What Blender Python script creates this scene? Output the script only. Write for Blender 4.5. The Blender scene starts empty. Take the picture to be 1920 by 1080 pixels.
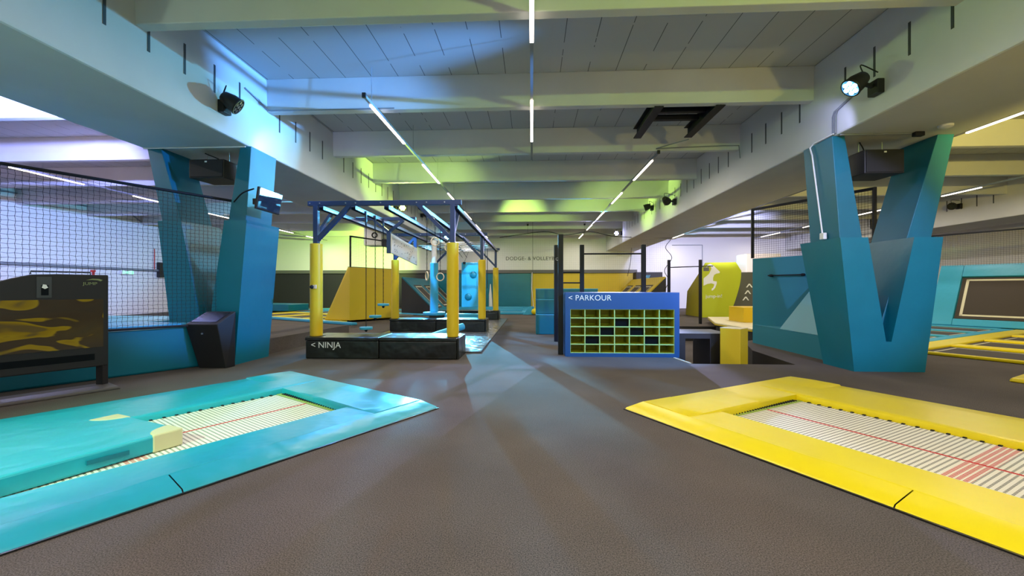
import bpy, bmesh, math, random
from mathutils import Vector, Matrix
from mathutils.geometry import tessellate_polygon
random.seed(7)
SC = bpy.context.scene
COL = SC.collection

# ------------------------------------------------------------------ materials
def nt(name):
    m = bpy.data.materials.new(name); m.use_nodes = True
    return m, m.node_tree.nodes, m.node_tree.links, m.node_tree.nodes['Principled BSDF']

def mat(name, col, rough=.5, metal=0., bump=0., bscale=8., bdist=.02, var=0., vscale=4., spec=.5, det=3.):
    m, N, L, b = nt(name)
    b.inputs['Base Color'].default_value = (*col, 1); b.inputs['Roughness'].default_value = rough
    b.inputs['Metallic'].default_value = metal; b.inputs['Specular IOR Level'].default_value = spec
    tc = N.new('ShaderNodeTexCoord')
    if bump:
        n = N.new('ShaderNodeTexNoise'); n.inputs['Scale'].default_value = bscale; n.inputs['Detail'].default_value = det
        L.new(tc.outputs['Object'], n.inputs['Vector'])
        bp = N.new('ShaderNodeBump'); bp.inputs['Strength'].default_value = bump; bp.inputs['Distance'].default_value = bdist
        L.new(n.outputs['Fac'], bp.inputs['Height']); L.new(bp.outputs['Normal'], b.inputs['Normal'])
    if var:
        n = N.new('ShaderNodeTexNoise'); n.inputs['Scale'].default_value = vscale; n.inputs['Detail'].default_value = 4
        L.new(tc.outputs['Object'], n.inputs['Vector'])
        r = N.new('ShaderNodeMapRange'); r.inputs['To Min'].default_value = 1-var; r.inputs['To Max'].default_value = 1+var
        r.inputs['From Min'].default_value = .25; r.inputs['From Max'].default_value = .75
        L.new(n.outputs['Fac'], r.inputs['Value'])
        mx = N.new('ShaderNodeVectorMath'); mx.operation = 'SCALE'; mx.inputs[0].default_value = col
        L.new(r.outputs['Result'], mx.inputs['Scale']); L.new(mx.outputs['Vector'], b.inputs['Base Color'])
    return m

def emis(name, col, s):
    m, N, L, b = nt(name)
    b.inputs['Base Color'].default_value = (*col, 1); b.inputs['Emission Color'].default_value = (*col, 1)
    b.inputs['Emission Strength'].default_value = s; return m

M = dict(
    white_paint=mat('white_paint', (.56, .57, .56), .7, bump=.25, bscale=5, bdist=.01, var=.05, vscale=1.2),
    wall_paint=mat('wall_paint', (.78, .77, .75), .75, bump=.1, bscale=30, bdist=.004),
    slot=mat('slot_dark', (.035, .04, .045), .6),
    teal=mat('teal_vinyl', (.0, .155, .225), .38, bump=.35, bscale=2.2, bdist=.03, var=.06, vscale=2),
    teal_paint=mat('teal_paint', (.0, .135, .205), .5, bump=.12, bscale=20, bdist=.004, var=.05),
    teal_wall=mat('teal_wall_covering', (.015, .185, .25), .55, bump=.1, bscale=14, bdist=.004),
    teal_light=mat('pale_teal_and_lit_patch', (.06, .27, .34), .5, bump=.1, bscale=14, bdist=.004),  # pale teal, also the colour of the painted light patch on the training wall
    cyan=mat('turquoise_vinyl', (.015, .35, .46), .36, bump=.6, bscale=3.6, bdist=.03, det=2),
    sky=mat('sky_blue_vinyl', (.04, .36, .58), .4, bump=.6, bscale=4, bdist=.02),
    yellow=mat('yellow_vinyl', (.80, .63, .002), .36, bump=.5, bscale=2.6, bdist=.02, det=2),
    yellow_pad=mat('yellow_foam', (.74, .50, .01), .45, bump=.2, bscale=5, bdist=.01),
    yellow_dull=mat('yellow_wall_foam', (.60, .43, .01), .5, bump=.15, bscale=4, bdist=.01),
    lime=mat('lime_board', (.50, .56, .015), .45, bump=.1, bscale=8, bdist=.004),
    black_vinyl=mat('black_vinyl', (.012, .013, .013), .3, bump=.8, bscale=3.2, bdist=.05, det=2),
    black_pad=mat('black_wall_padding', (.022, .02, .022), .6, bump=.2, bscale=6, bdist=.01),
    black_metal=mat('black_steel', (.007, .008, .013), .55, spec=.25),
    charcoal=mat('charcoal_lacquer', (.013, .0125, .014), .5, spec=.35),
    dark_board=mat('dark_painted_board', (.018, .016, .018), .5, bump=.1, bscale=12, bdist=.003),
    grey_cap=mat('grey_cap', (.13, .125, .12), .6),
    grey_board=mat('grey_painted_board', (.10, .10, .085), .6),
    steel_blue=mat('blue_black_steel', (.011, .030, .095), .35, bump=.05, bscale=40, bdist=.001),
    steel=mat('galvanised_steel', (.42, .43, .44), .35, .8, var=.1, vscale=20),
    conduit=mat('grey_conduit', (.22, .24, .26), .5),
    whitep=mat('white_plastic', (.75, .75, .73), .4),
    letter=mat('white_lettering', (.85, .86, .85), .5),
    letter_dark=mat('dark_lettering', (.05, .05, .045), .6),
    cream=mat('cream_webbing', (.70, .66, .50), .7),
    cream_vinyl=mat('cream_vinyl', (.62, .52, .30), .5, bump=.2, bscale=12, bdist=.005),
    bed_dark=mat('dark_trampoline_bed', (.052, .040, .032), .8, bump=.2, bscale=200, bdist=.001),
    net=mat('black_net_cord', (.01, .01, .012), .8),
    net_grey=mat('grey_net_cord', (.05, .05, .05), .8),
    wood=mat('plywood', (.80, .70, .42), .5, var=.12, vscale=6),
    ring=mat('pale_wood_ring', (.78, .62, .45), .35),
    pegboard=mat('pale_pegboard', (.74, .73, .70), .3, bump=.05, bscale=30, bdist=.002),
    blue_box=mat('blue_painted_board', (.006, .075, .24), .45, bump=.08, bscale=14, bdist=.003),
    cubby=mat('yellow_green_cubby', (.46, .42, .012), .5),
    cubby_front=mat('cubby_front_edges', (.42, .66, .24), .5),
    cubby_black=mat('cubby_black', (.002, .004, .006), .6, spec=.1),
    screen_off=mat('dark_screen_glass', (.006, .008, .012), .25),
    red=mat('red_plastic', (.55, .02, .015), .5),
    speaker=mat('speaker_cabinet', (.012, .012, .013), .55, bump=.2, bscale=120, bdist=.001),
    grille=mat('speaker_grille', (.008, .008, .009), .7, bump=.5, bscale=300, bdist=.002),
    bar=emis('light_bar_diffuser', (1.0, .84, .68), 7),
    exit_green=emis('exit_sign_green', (.25, .95, .45), 1.5),
    lens_blue=emis('lens_blue', (.12, .5, 1.0), 60), lens_cyan=emis('lens_cyan', (.10, .65, 1.0), 160),
    lens_lime=emis('lens_lime', (.75, 1.0, .10), 90), lens_violet=emis('lens_violet', (.55, .55, 1.0), 90),
    lens_off=mat('lens_dark', (.02, .03, .05), .1),
)

def carpet():
    m, N, L, b = nt('grey_brown_carpet'); tc = N.new('ShaderNodeTexCoord')
    n = N.new('ShaderNodeTexNoise'); n.inputs['Scale'].default_value = 150; n.inputs['Detail'].default_value = 3
    n2 = N.new('ShaderNodeTexNoise'); n2.inputs['Scale'].default_value = 1.1; n2.inputs['Detail'].default_value = 5
    L.new(tc.outputs['Object'], n.inputs['Vector']); L.new(tc.outputs['Object'], n2.inputs['Vector'])
    r = N.new('ShaderNodeValToRGB'); r.color_ramp.elements[0].position = .3; r.color_ramp.elements[1].position = .72
    r.color_ramp.elements[0].color = (.030, .024, .020, 1); r.color_ramp.elements[1].color = (.165, .134, .114, 1)
    L.new(n.outputs['Fac'], r.inputs['Fac'])
    mr = N.new('ShaderNodeMapRange'); mr.inputs['From Min'].default_value = .3; mr.inputs['From Max'].default_value = .7
    mr.inputs['To Min'].default_value = .84; mr.inputs['To Max'].default_value = 1.14
    L.new(n2.outputs['Fac'], mr.inputs['Value'])
    v = N.new('ShaderNodeVectorMath'); v.operation = 'SCALE'
    L.new(r.outputs['Color'], v.inputs[0]); L.new(mr.outputs['Result'], v.inputs['Scale']); L.new(v.outputs['Vector'], b.inputs['Base Color'])
    b.inputs['Roughness'].default_value = .92; b.inputs['Specular IOR Level'].default_value = .3
    bp = N.new('ShaderNodeBump'); bp.inputs['Strength'].default_value = .6; bp.inputs['Distance'].default_value = .006
    L.new(n.outputs['Fac'], bp.inputs['Height']); L.new(bp.outputs['Normal'], b.inputs['Normal'])
    return m
M['carpet'] = carpet()

def mnode(N, L, op, a, b=None):
    n = N.new('ShaderNodeMath'); n.operation = op
    for i, v in enumerate((a, b)):
        if v is None: continue
        if isinstance(v, (int, float)): n.inputs[i].default_value = v
        else: L.new(v, n.inputs[i])
    return n.outputs[0]

def ceiling_mat():
    # painted concrete planks: thin dark joints every 0.49 m across the hall and a cross joint in each bay
    m, N, L, b = nt('ceiling_planks'); tc = N.new('ShaderNodeTexCoord'); s = N.new('ShaderNodeSeparateXYZ')
    L.new(tc.outputs['Object'], s.inputs[0])
    fx = mnode(N, L, 'ABSOLUTE', mnode(N, L, 'SUBTRACT', mnode(N, L, 'FRACT', mnode(N, L, 'ADD', mnode(N, L, 'DIVIDE', s.outputs['X'], .49), 60.46)), .5))
    j = mnode(N, L, 'LESS_THAN', fx, .012)
    n = N.new('ShaderNodeTexNoise'); n.inputs['Scale'].default_value = 1.7; n.inputs['Detail'].default_value = 3
    L.new(tc.outputs['Object'], n.inputs['Vector'])
    jj = mnode(N, L, 'MULTIPLY', j, mnode(N, L, 'GREATER_THAN', n.outputs['Fac'], .40))
    mix = N.new('ShaderNodeMix'); mix.data_type = 'RGBA'
    L.new(jj, mix.inputs['Factor']); mix.inputs[6].default_value = (.50, .505, .49, 1); mix.inputs[7].default_value = (.10, .10, .10, 1)
    L.new(mix.outputs[2], b.inputs['Base Color']); b.inputs['Roughness'].default_value = .8
    return m
M['planks'] = ceiling_mat()

def bed_mat():
    # woven webbing: pale straps with rows of dark slots, red centre line and red cross band (object x = across, y = along)
    m, N, L, b = nt('white_webbing_bed'); tc = N.new('ShaderNodeTexCoord'); s = N.new('ShaderNodeSeparateXYZ')
    L.new(tc.outputs['Object'], s.inputs[0]); X, Y = s.outputs['X'], s.outputs['Y']
    g1 = mnode(N, L, 'GREATER_THAN', mnode(N, L, 'FRACT', mnode(N, L, 'ADD', mnode(N, L, 'DIVIDE', Y, .036), 90)), .60)
    g2 = mnode(N, L, 'GREATER_THAN', mnode(N, L, 'FRACT', mnode(N, L, 'ADD', mnode(N, L, 'DIVIDE', X, .026), 90)), .36)
    hole = mnode(N, L, 'MULTIPLY', g1, g2)
    r1 = mnode(N, L, 'LESS_THAN', mnode(N, L, 'ABSOLUTE', X), .016)
    r2 = mnode(N, L, 'MULTIPLY', mnode(N, L, 'LESS_THAN', mnode(N, L, 'ABSOLUTE', Y), .075),
               mnode(N, L, 'GREATER_THAN', mnode(N, L, 'FRACT', mnode(N, L, 'ADD', mnode(N, L, 'DIVIDE', Y, .036), 90)), .3))
    r2 = mnode(N, L, 'MULTIPLY', r2, g2)
    red = mnode(N, L, 'MAXIMUM', r1, r2)
    a = N.new('ShaderNodeMix'); a.data_type = 'RGBA'; L.new(hole, a.inputs['Factor'])
    a.inputs[6].default_value = (.80, .76, .62, 1); a.inputs[7].default_value = (.10, .09, .06, 1)
    c = N.new('ShaderNodeMix'); c.data_type = 'RGBA'; L.new(red, c.inputs['Factor'])
    L.new(a.outputs[2], c.inputs[6]); c.inputs[7].default_value = (.55, .02, .012, 1)
    L.new(c.outputs[2], b.inputs['Base Color']); b.inputs['Roughness'].default_value = .75
    return m
M['webbing'] = bed_mat()

def tarp_mat():
    m, N, L, b = nt('glossy_black_landing_mat'); tc = N.new('ShaderNodeTexCoord')
    b.inputs['Base Color'].default_value = (.10, .10, .10, 1); b.inputs['Roughness'].default_value = .22
    n = N.new('ShaderNodeTexNoise'); n.inputs['Scale'].default_value = 2.6; n.inputs['Detail'].default_value = 2; n.inputs['Distortion'].default_value = 1.6
    L.new(tc.outputs['Object'], n.inputs['Vector'])
    bp = N.new('ShaderNodeBump'); bp.inputs['Strength'].default_value = .9; bp.inputs['Distance'].default_value = .05
    L.new(n.outputs['Fac'], bp.inputs['Height']); L.new(bp.outputs['Normal'], b.inputs['Normal'])
    return m
M['tarp'] = tarp_mat()

def swirl_mat():
    # yellow reflections painted on the touch screen, faintly glowing, over dark brown
    m, N, L, b = nt('painted_reflection'); tc = N.new('ShaderNodeTexCoord')
    mp = N.new('ShaderNodeMapping'); mp.inputs['Scale'].default_value = (1.0, 1.0, 2.4); mp.inputs['Location'].default_value = (3.1, 1.7, .2); mp.inputs['Rotation'].default_value = (.5, .6, 0)
    L.new(tc.outputs['Object'], mp.inputs['Vector'])
    n = N.new('ShaderNodeTexNoise'); n.inputs['Scale'].default_value = 1.25; n.inputs['Detail'].default_value = 1.5; n.inputs['Distortion'].default_value = 1.8
    L.new(mp.outputs['Vector'], n.inputs['Vector'])
    r = N.new('ShaderNodeValToRGB'); e = r.color_ramp.elements
    e[0].position = 0; e[0].color = (.010, .012, .012, 1); e[1].position = .42; e[1].color = (.022, .016, .009, 1)
    for p, c in ((.54, (.02, .014, .008, 1)), (.57, (.13, .09, .004, 1)), (.66, (.10, .065, .003, 1)), (.70, (.05, .035, .01, 1))):
        q = e.new(p); q.color = c
    L.new(n.outputs['Fac'], r.inputs['Fac']); L.new(r.outputs['Color'], b.inputs['Base Color'])
    L.new(r.outputs['Color'], b.inputs['Emission Color']); b.inputs['Emission Strength'].default_value = .5
    b.inputs['Roughness'].default_value = .12
    return m
M['painted_reflection'] = swirl_mat()
def tv_mat():
    m, N, L, b = nt('television_glass')
    b.inputs['Base Color'].default_value = (.01, .02, .04, 1); b.inputs['Roughness'].default_value = .10
    return m
M['tv'] = tv_mat()

# ------------------------------------------------------------------ mesh builder
def V(*a): return Vector(a)
class MB:
    def __init__(s): s.v = []; s.f = []
    def add(s, vs, fs):
        k = len(s.v); s.v += [Vector(p) for p in vs]; s.f += [tuple(i+k for i in f) for f in fs]; return s
    def box(s, x0, x1, y0, y1, z0, z1):
        return s.hexa([(x0,y0,z0),(x1,y0,z0),(x1,y1,z0),(x0,y1,z0)], [(x0,y0,z1),(x1,y0,z1),(x1,y1,z1),(x0,y1,z1)])
    def hexa(s, bot, top):
        n = len(bot); vs = list(bot)+list(top)
        fs = [tuple(range(n))[::-1], tuple(range(n, 2*n))]+[(i, (i+1) % n, n+(i+1) % n, n+i) for i in range(n)]
        return s.add(vs, fs)
    def prism(s, poly, z0, z1): return s.hexa([(x, y, z0) for x, y in poly], [(x, y, z1) for x, y in poly])
    def extr(s, pts, d):
        d = Vector(d); return s.hexa([Vector(p) for p in pts], [Vector(p)+d for p in pts])
    def obox(s, a, b, w, h, up=(0, 0, 1)):
        a, b = Vector(a), Vector(b); d = (b-a).normalized(); u = Vector(up)
        if abs(d.dot(u)) > .99: u = Vector((0, 1, 0))
        r = d.cross(u).normalized(); u = r.cross(d)
        q = [r*(w/2*i)+u*(h/2*j) for i, j in ((-1,-1),(1,-1),(1,1),(-1,1))]
        return s.hexa([a+p for p in q], [b+p for p in q])
    def tube(s, pts, r, n=12, cap=True, radii=None):
        pts = [Vector(p) for p in pts]; k0 = len(s.v); m = len(pts); ref = None
        for i, p in enumerate(pts):
            d = (pts[min(i+1, m-1)]-pts[max(i-1, 0)]).normalized()
            if ref is None:
                ref = Vector((0, 0, 1)) if abs(d.z) < .9 else Vector((1, 0, 0))
            x = d.cross(ref).normalized(); ref = x.cross(d).normalized(); rr = radii[i] if radii else r
            for j in range(n):
                t = 2*math.pi*j/n; s.v.append(p+(x*math.cos(t)+ref*math.sin(t))*rr)
        for i in range(m-1):
            for j in range(n):
                a, b = k0+i*n+j, k0+i*n+(j+1) % n; s.f.append((a, b, b+n, a+n))
        if cap: s.f.append(tuple(k0+j for j in range(n))[::-1]); s.f.append(tuple(k0+(m-1)*n+j for j in range(n)))
        return s
    def torus(s, c, R, r, ax=(0, 1, 0), n=24, k=8):
        c = Vector(c); ax = Vector(ax).normalized(); x = ax.cross(Vector((0, 0, 1))).normalized(); y = ax.cross(x); k0 = len(s.v)
        for i in range(n):
            t = 2*math.pi*i/n; d = x*math.cos(t)+y*math.sin(t)
            for j in range(k):
                q = 2*math.pi*j/k; s.v.append(c+d*(R+r*math.cos(q))+ax*(r*math.sin(q)))
        for i in range(n):
            for j in range(k):
                s.f.append((k0+i*k+j, k0+((i+1) % n)*k+j, k0+((i+1) % n)*k+(j+1) % k, k0+i*k+(j+1) % k))
        return s
    def ball(s, c, r, sc=(1, 1, 1), n=14):
        k0 = len(s.v); h = n//2; c = Vector(c)
        for i in range(h+1):
            p = math.pi*i/h
            for j in range(n):
                t = 2*math.pi*j/n
                s.v.append(c+Vector((r*sc[0]*math.sin(p)*math.cos(t), r*sc[1]*math.sin(p)*math.sin(t), r*sc[2]*math.cos(p))))
        for i in range(h):
            for j in range(n): s.f.append((k0+i*n+j, k0+(i+1)*n+j, k0+(i+1)*n+(j+1) % n, k0+i*n+(j+1) % n))
        return s

ROOT = {}
def props(o, label=None, cat=None, group=None, kind=None):
    for k, v in (('label', label), ('category', cat), ('group', group), ('kind', kind)):
        if v: o[k] = v
    return o
def thing(name, label, cat, loc=(0, 0, 0), rz=0., group=None, kind=None):
    o = bpy.data.objects.new(name, None); COL.objects.link(o); o.location = loc; o.rotation_euler = (0, 0, rz)
    o.empty_display_size = .2
    ROOT[o] = Matrix.Translation(Vector(loc)) @ Matrix.Rotation(rz, 4, 'Z')
    return props(o, label, cat, group, kind)
def mesh(name, mb, m, parent=None, local=False, bev=0., smooth=False, label=None, cat=None, group=None, kind=None, seg=2, anchor=None):
    """anchor: keep this local frame (Matrix) so the material's object coordinates follow it"""
    me = bpy.data.meshes.new(name); vs = mb.v
    o = bpy.data.objects.new(name, me); COL.objects.link(o)
    if parent is None:
        if anchor is None:
            lo = [min(p[i] for p in vs) for i in range(3)]; hi = [max(p[i] for p in vs) for i in range(3)]
            anchor = Matrix.Translation(((lo[0]+hi[0])/2, (lo[1]+hi[1])/2, lo[2]))
        o.matrix_world = anchor; inv = anchor.inverted(); ROOT[o] = anchor
        vs = [inv @ p for p in vs]
    else:
        o.parent = parent; R = ROOT[parent]
        if local: ROOT[o] = R
        else:
            if anchor is not None:
                o.matrix_local = R.inverted() @ anchor; inv = anchor.inverted(); ROOT[o] = anchor
            else: inv = R.inverted(); ROOT[o] = R
            vs = [inv @ p for p in vs]
    me.from_pydata([tuple(p) for p in vs], [], mb.f); me.validate(); me.update()
    bm = bmesh.new(); bm.from_mesh(me); bmesh.ops.recalc_face_normals(bm, faces=bm.faces); bm.to_mesh(me); bm.free()
    me.materials.append(M[m] if isinstance(m, str) else m)
    if smooth:
        for p in me.polygons: p.use_smooth = True
        try: me.set_sharp_from_angle(angle=math.radians(40))
        except Exception: pass
    if bev:
        b = o.modifiers.new('bevel', 'BEVEL'); b.width = bev; b.segments = seg; b.limit_method = 'ANGLE'; b.angle_limit = math.radians(30)
        b.harden_normals = False
    return props(o, label, cat, group, kind)
def copy_tree(o, parent=None):
    c = o.copy(); COL.objects.link(c)
    if parent is not None: c.parent = parent
    for ch in list(o.children): copy_tree(ch, c)
    return c
def text(name, s, size, origin, xdir, ydir, m, parent, extr=.002, spacing=1.0, sx=1.0):
    cu = bpy.data.curves.new(name, 'FONT'); cu.body = s; cu.size = size; cu.extrude = extr; cu.space_character = spacing
    o0 = bpy.data.objects.new(name, cu); COL.objects.link(o0); bpy.context.view_layer.update()
    me = bpy.data.meshes.new_from_object(o0.evaluated_get(bpy.context.evaluated_depsgraph_get())); bpy.data.objects.remove(o0)
    me.materials.clear(); me.materials.append(M[m]); o = bpy.data.objects.new(name, me); COL.objects.link(o)
    x = Vector(xdir).normalized(); y = Vector(ydir).normalized(); z = x.cross(y)
    W = Matrix((( x.x*sx, y.x, z.x, origin[0]), (x.y*sx, y.y, z.y, origin[1]), (x.z*sx, y.z, z.z, origin[2]), (0, 0, 0, 1)))
    if parent is not None: o.parent = parent; o.matrix_local = ROOT[parent].inverted() @ W
    else: o.matrix_world = W
    return o
def catmull(pts, n=5):
    P = [Vector(p) for p in pts]; P = [P[0]*2-P[1]]+P+[P[-1]*2-P[-2]]; out = []
    for i in range(1, len(P)-2):
        for j in range(n):
            t = j/n; a, b, c, d = P[i-1], P[i], P[i+1], P[i+2]
            out.append(.5*((2*b)+(c-a)*t+(2*a-5*b+4*c-d)*t*t+(3*b-a-3*c+d)*t**3))
    out.append(P[-2]); return out
def S(**k): return k

# ------------------------------------------------------------------ camera
cam = bpy.data.cameras.new('camera'); cam.sensor_width = 36; cam.lens = 36*768/1920; cam.shift_y = 1/1920.
cam.clip_start = .05; cam.clip_end = 200
co = bpy.data.objects.new('camera', cam); COL.objects.link(co); co.location = (0, 0, 1.3)
co.rotation_euler = (math.pi/2, 0, math.atan(37/768)); SC.camera = co

# ------------------------------------------------------------------ the hall
YB = 27.4; ZC = 5.17; ZG = 3.77; XW = 20.
TL = dict(o=V(-1.02, 4.39, 0), w=V(-.8496, .5274, 0), l=V(-.5274, -.8496, 0))
TR = dict(o=V(1.0, 4.45, 0), w=V(.8646, .5025, 0), l=V(.5025, -.8646, 0))
def tp(T, b, a, z=0.): p = T['o']+T['w']*b+T['l']*a; return V(p.x, p.y, z)
TW, TLEN = 3.08, 4.48
pit = [(2.75, 7.22), (4.5, 7.22), (4.63, 8.84), (5.22, 10.35), (7.6, 12), (7.6, 14.35), (2.75, 14.35)]
holes = [[V(x, y, 0) for x, y in pit],
         [tp(TL, b, a) for b, a in ((.7, .45), (2.4, .45), (2.4, TLEN-.45), (.7, TLEN-.45))],
         [tp(TR, b, a) for b, a in ((.7, .45), (2.4, .45), (2.4, TLEN-.45), (.7, TLEN-.45))]]
outer = [V(-XW, -4, 0), V(XW, -4, 0), V(XW, YB, 0), V(-XW, YB, 0)]
allp = outer+[p for h in holes for p in h]
fl = MB(); fl.add(allp, [t for t in tessellate_polygon([outer]+holes)])
mesh('floor', fl, 'carpet', kind='structure', anchor=Matrix.Identity(4))
pw = MB(); n = len(pit)
pw.add([V(x, y, -.5) for x, y in pit]+[V(x, y, 0) for x, y in pit], [(i, (i+1) % n, n+(i+1) % n, n+i) for i in range(n)])
mesh('trim_1', pw, 'dark_board', kind='structure', label='dark vertical sides of the sunken parkour pit')
mesh('floor_pit', MB().add([V(x, y, -.5) for x, y in pit], [tuple(range(n))]), 'carpet', kind='structure', anchor=Matrix.Translation((0, 0, -.5)))
for k, T in enumerate((TL, TR)):
    q = [tp(T, b, a, -.45) for b, a in ((.7, .45), (2.4, .45), (2.4, TLEN-.45), (.7, TLEN-.45))]
    w_ = MB().add(q+[V(p.x, p.y, 0) for p in q], [(3, 2, 1, 0)]+[(i, (i+1) % 4, 4+(i+1) % 4, 4+i) for i in range(4)])
    mesh('trim_%d' % (k+2), w_, 'dark_board', kind='structure')
mesh('trim_4', MB().obox((2.66, 7.80, .006), (2.75, 7.24, .006), .03, .012), 'cream', kind='structure')

mesh('ceiling', MB().box(-XW, XW, -4, YB, ZC, ZC+.3), 'planks', kind='structure', anchor=Matrix.Identity(4))
mesh('wall_left', MB().box(-XW-.2, -XW, -4, YB, 0, ZC), 'wall_paint', kind='structure')
mesh('wall_right', MB().box(XW, XW+.2, -4, YB, 0, ZC), 'wall_paint', kind='structure')
mesh('wall_back', MB().box(-XW, XW, YB, YB+.2, 0, ZC), 'wall_paint', kind='structure')
mesh('wall_front', MB().box(-XW, XW, -4.2, -4, 0, ZC), 'wall_paint', kind='structure')
# ceiling ribs across the hall
for k in range(-3, 10):
    y = 7.35+2.53*k
    if y > YB-.3: break
    b = MB().extr([(-XW, y, ZC), (-XW, y+.24, ZC), (-XW, y+.17, 4.57), (-XW, y+.02, 4.57)], (2*XW, 0, 0))
    mesh('ceiling_beam', b, 'white_paint', kind='structure', bev=.012)
# main girders along the hall with anchor slots
def girder(x0, x1, name, slots):
    g = MB(); s = .05
    g.extr([(x0, -4, ZG), (x1, -4, ZG), (x1+.0, -4, ZC), (x0, -4, ZC)], (0, YB+4, 0))
    o = mesh(name, g, 'white_paint', kind='structure', bev=.03)
    for side in slots:
        xs = x0 if side < 0 else x1; m_ = MB(); y = 4.47-.545*8
        while y < YB-.5:
            if min(abs(((y-7.35)/2.53)-round((y-7.35)/2.53))*2.53, 9) > .16:
                m_.box(xs-.004, xs+.004, y-.018, y+.018, 4.33, 4.76)
            y += .545
        mesh('anchor_slots', m_, 'slot', parent=o, kind='structure')
    return o
girder(-6.84, -4.9, 'girder', (-1, 1)); girder(4.9, 6.84, 'girder', (-1, 1)); girder(16.4, 18.3, 'girder', (-1,))
# two steel joists spanning a bay on the right
def ibeam(a, b, h=.2, w=.13):
    a, b = Vector(a), Vector(b); m_ = MB(); m_.obox(a+V(0, 0, h/2-.008), b+V(0, 0, h/2-.008), w, .016)
    m_.obox(a-V(0, 0, h/2-.008), b-V(0, 0, h/2-.008), w, .016); m_.obox(a, b, .012, h-.03); return m_
t = thing('steel_bracing_frame', 'dark steel joists joined by cross pieces under the ceiling, right of the centre lamp track', 'bracing', (2.75, 8.2, 4.45))
for x in (2.28, 3.36): mesh('joist', ibeam((x, 7.45, 4.66), (x, 9.0, 4.66), .22, .16), 'black_metal', t)
for y in (7.95, 8.3): mesh('cross_piece', MB().obox((2.34, y, 4.7), (3.3, y, 4.7), .09, .1), 'black_metal', t)

# ------------------------------------------------------------------ back wall finishes
ZP = 2.32
def panel(name, x0, x1, m_, label, z0=.0, z1=ZP, y=YB, d=.12):
    return mesh(name, MB().box(x0, x1, y-d, y-.003, z0, z1), m_, bev=.015, label=label, cat='wall padding')
panel('wall_padding', -19.9, -7.1, 'black_pad', 'long black wall padding along the back wall, left of the blue part')
panel('wall_padding', -7.08, -.06, 'teal', 'blue wall padding on the back wall, under the dark wall lettering')
panel('wall_padding', -.02, 6.66, 'yellow_dull', 'yellow wall padding on the back wall, behind the climbing poles')
mesh('wall_ledge', MB().box(-19.9, 6.9, YB-.2, YB-.002, ZP+.002, ZP+.22), 'grey_cap', bev=.01, label='grey ledge running along the top of the back wall padding', cat='ledge')
t = thing('padded_box', 'dark padded box with a pale emblem, at the right end of the yellow wall padding', 'padded box', (7.45, 27.2, 1.8))
mesh('body', MB().box(6.68, 8.35, 26.6, 27.38, 1.78, 2.35), 'black_pad', t, bev=.02)
em = MB()
for dx in (0, .09, .18): em.extr([(7.24+dx, 26.597, 1.95), (7.30+dx, 26.597, 1.95), (7.40+dx, 26.597, 2.16), (7.34+dx, 26.597, 2.16)], (0, -.004, 0))
mesh('emblem', em, 'teal_light', t, label='small pale blue emblem')
t = thing('wall_lettering', 'dark lettering reading DODGE- & VOLLEYBALL high on the back wall', 'lettering', (-.3, YB-.01, 3.2))
text('letters', 'DODGE- & VOLLEYBALL', .335, (-1.75, YB-.012, 3.20), (1, 0, 0), (0, 0, 1), 'letter_dark', t, .004, 1.08, 1.0)
def conduit(pts, r, label, m_='conduit', name='conduit_pipe', cat='pipe'):
    return mesh(name, MB().tube(pts, r, 8), m_, smooth=True, label=label, cat=cat)
conduit([(9.2, YB-.03, 4.15), (11.15, YB-.03, 4.15), (11.15, YB-.03, 2.4)], .025, 'thin conduit outlining a tall rectangle on the back wall, right of the pull-up posts')
conduit([(-19.95, 2, 5.0), (-19.95, 19.5, 5.0), (-19.95, 20.2, 4.6)], .035, 'thin conduit running along the top of the left wall behind the net')
conduit([(-19.9, 2, 2.26), (-19.9, 21, 2.26)], .06, 'fat grey-blue pipe running level along the left wall behind the net')
t = thing('exit_sign', 'green lit exit sign on the left wall behind the net', 'exit sign', (-19.95, 19.2, 2.0))
mesh('housing', MB().box(-19.99, -19.9, 18.95, 19.6, 1.98, 2.2), 'whitep', t, bev=.01)
mesh('sign_face', MB().box(-19.9, -19.89, 18.98, 19.57, 2.0, 2.18), 'whitep', t)
ef = MB(); ef.box(-19.889, -19.884, 19.32, 19.55, 2.02, 2.16); ef.box(-19.889, -19.884, 19.02, 19.10, 2.03, 2.16); ef.extr([(-19.889, 19.12, 2.09), (-19.889, 19.26, 2.15), (-19.889, 19.26, 2.03)], (.005, 0, 0))
mesh('exit_symbol', ef, 'exit_green', t, label='green running man and arrow pictogram')
t = thing('fire_alarm', 'small red alarm sign on the left wall, left of the exit sign', 'alarm', (-19.95, 17.7, 1.9))
mesh('body', MB().box(-19.98, -19.92, 17.62, 17.8, 2.06, 2.14).box(-19.98, -19.92, 17.69, 17.76, 1.88, 2.06), 'red', t)
conduit([(-19.95, 20.75, 2.3), (-19.95, 20.75, 3.4)], .02, 'thin red pipe standing on the left wall, right of the exit sign', 'red')
mesh('wall_bracket', MB().box(-19.98, -19.8, 20.9, 21.2, 1.9, 2.7), 'charcoal', label='small black box on the left wall beside the red pipe', cat='box', bev=.02)
# white box on the left back, fixed under the girder
t = thing('ventilation_box', 'white square ventilation box behind the ninja rig chains, above the yellow block', 'ventilation box', (-7.9, 20, 3.4))
mesh('body', MB().box(-8.35, -7.45, 20, 20.9, 3.45, 4.55), 'whitep', t, bev=.02)
mesh('round_inlet', MB().torus((-7.8, 19.98, 3.95), .12, .03), 'charcoal', t)
mesh('bracket', MB().box(-7.44, -7.2, 20, 20.9, 3.4, 3.75), 'charcoal', t)

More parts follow.
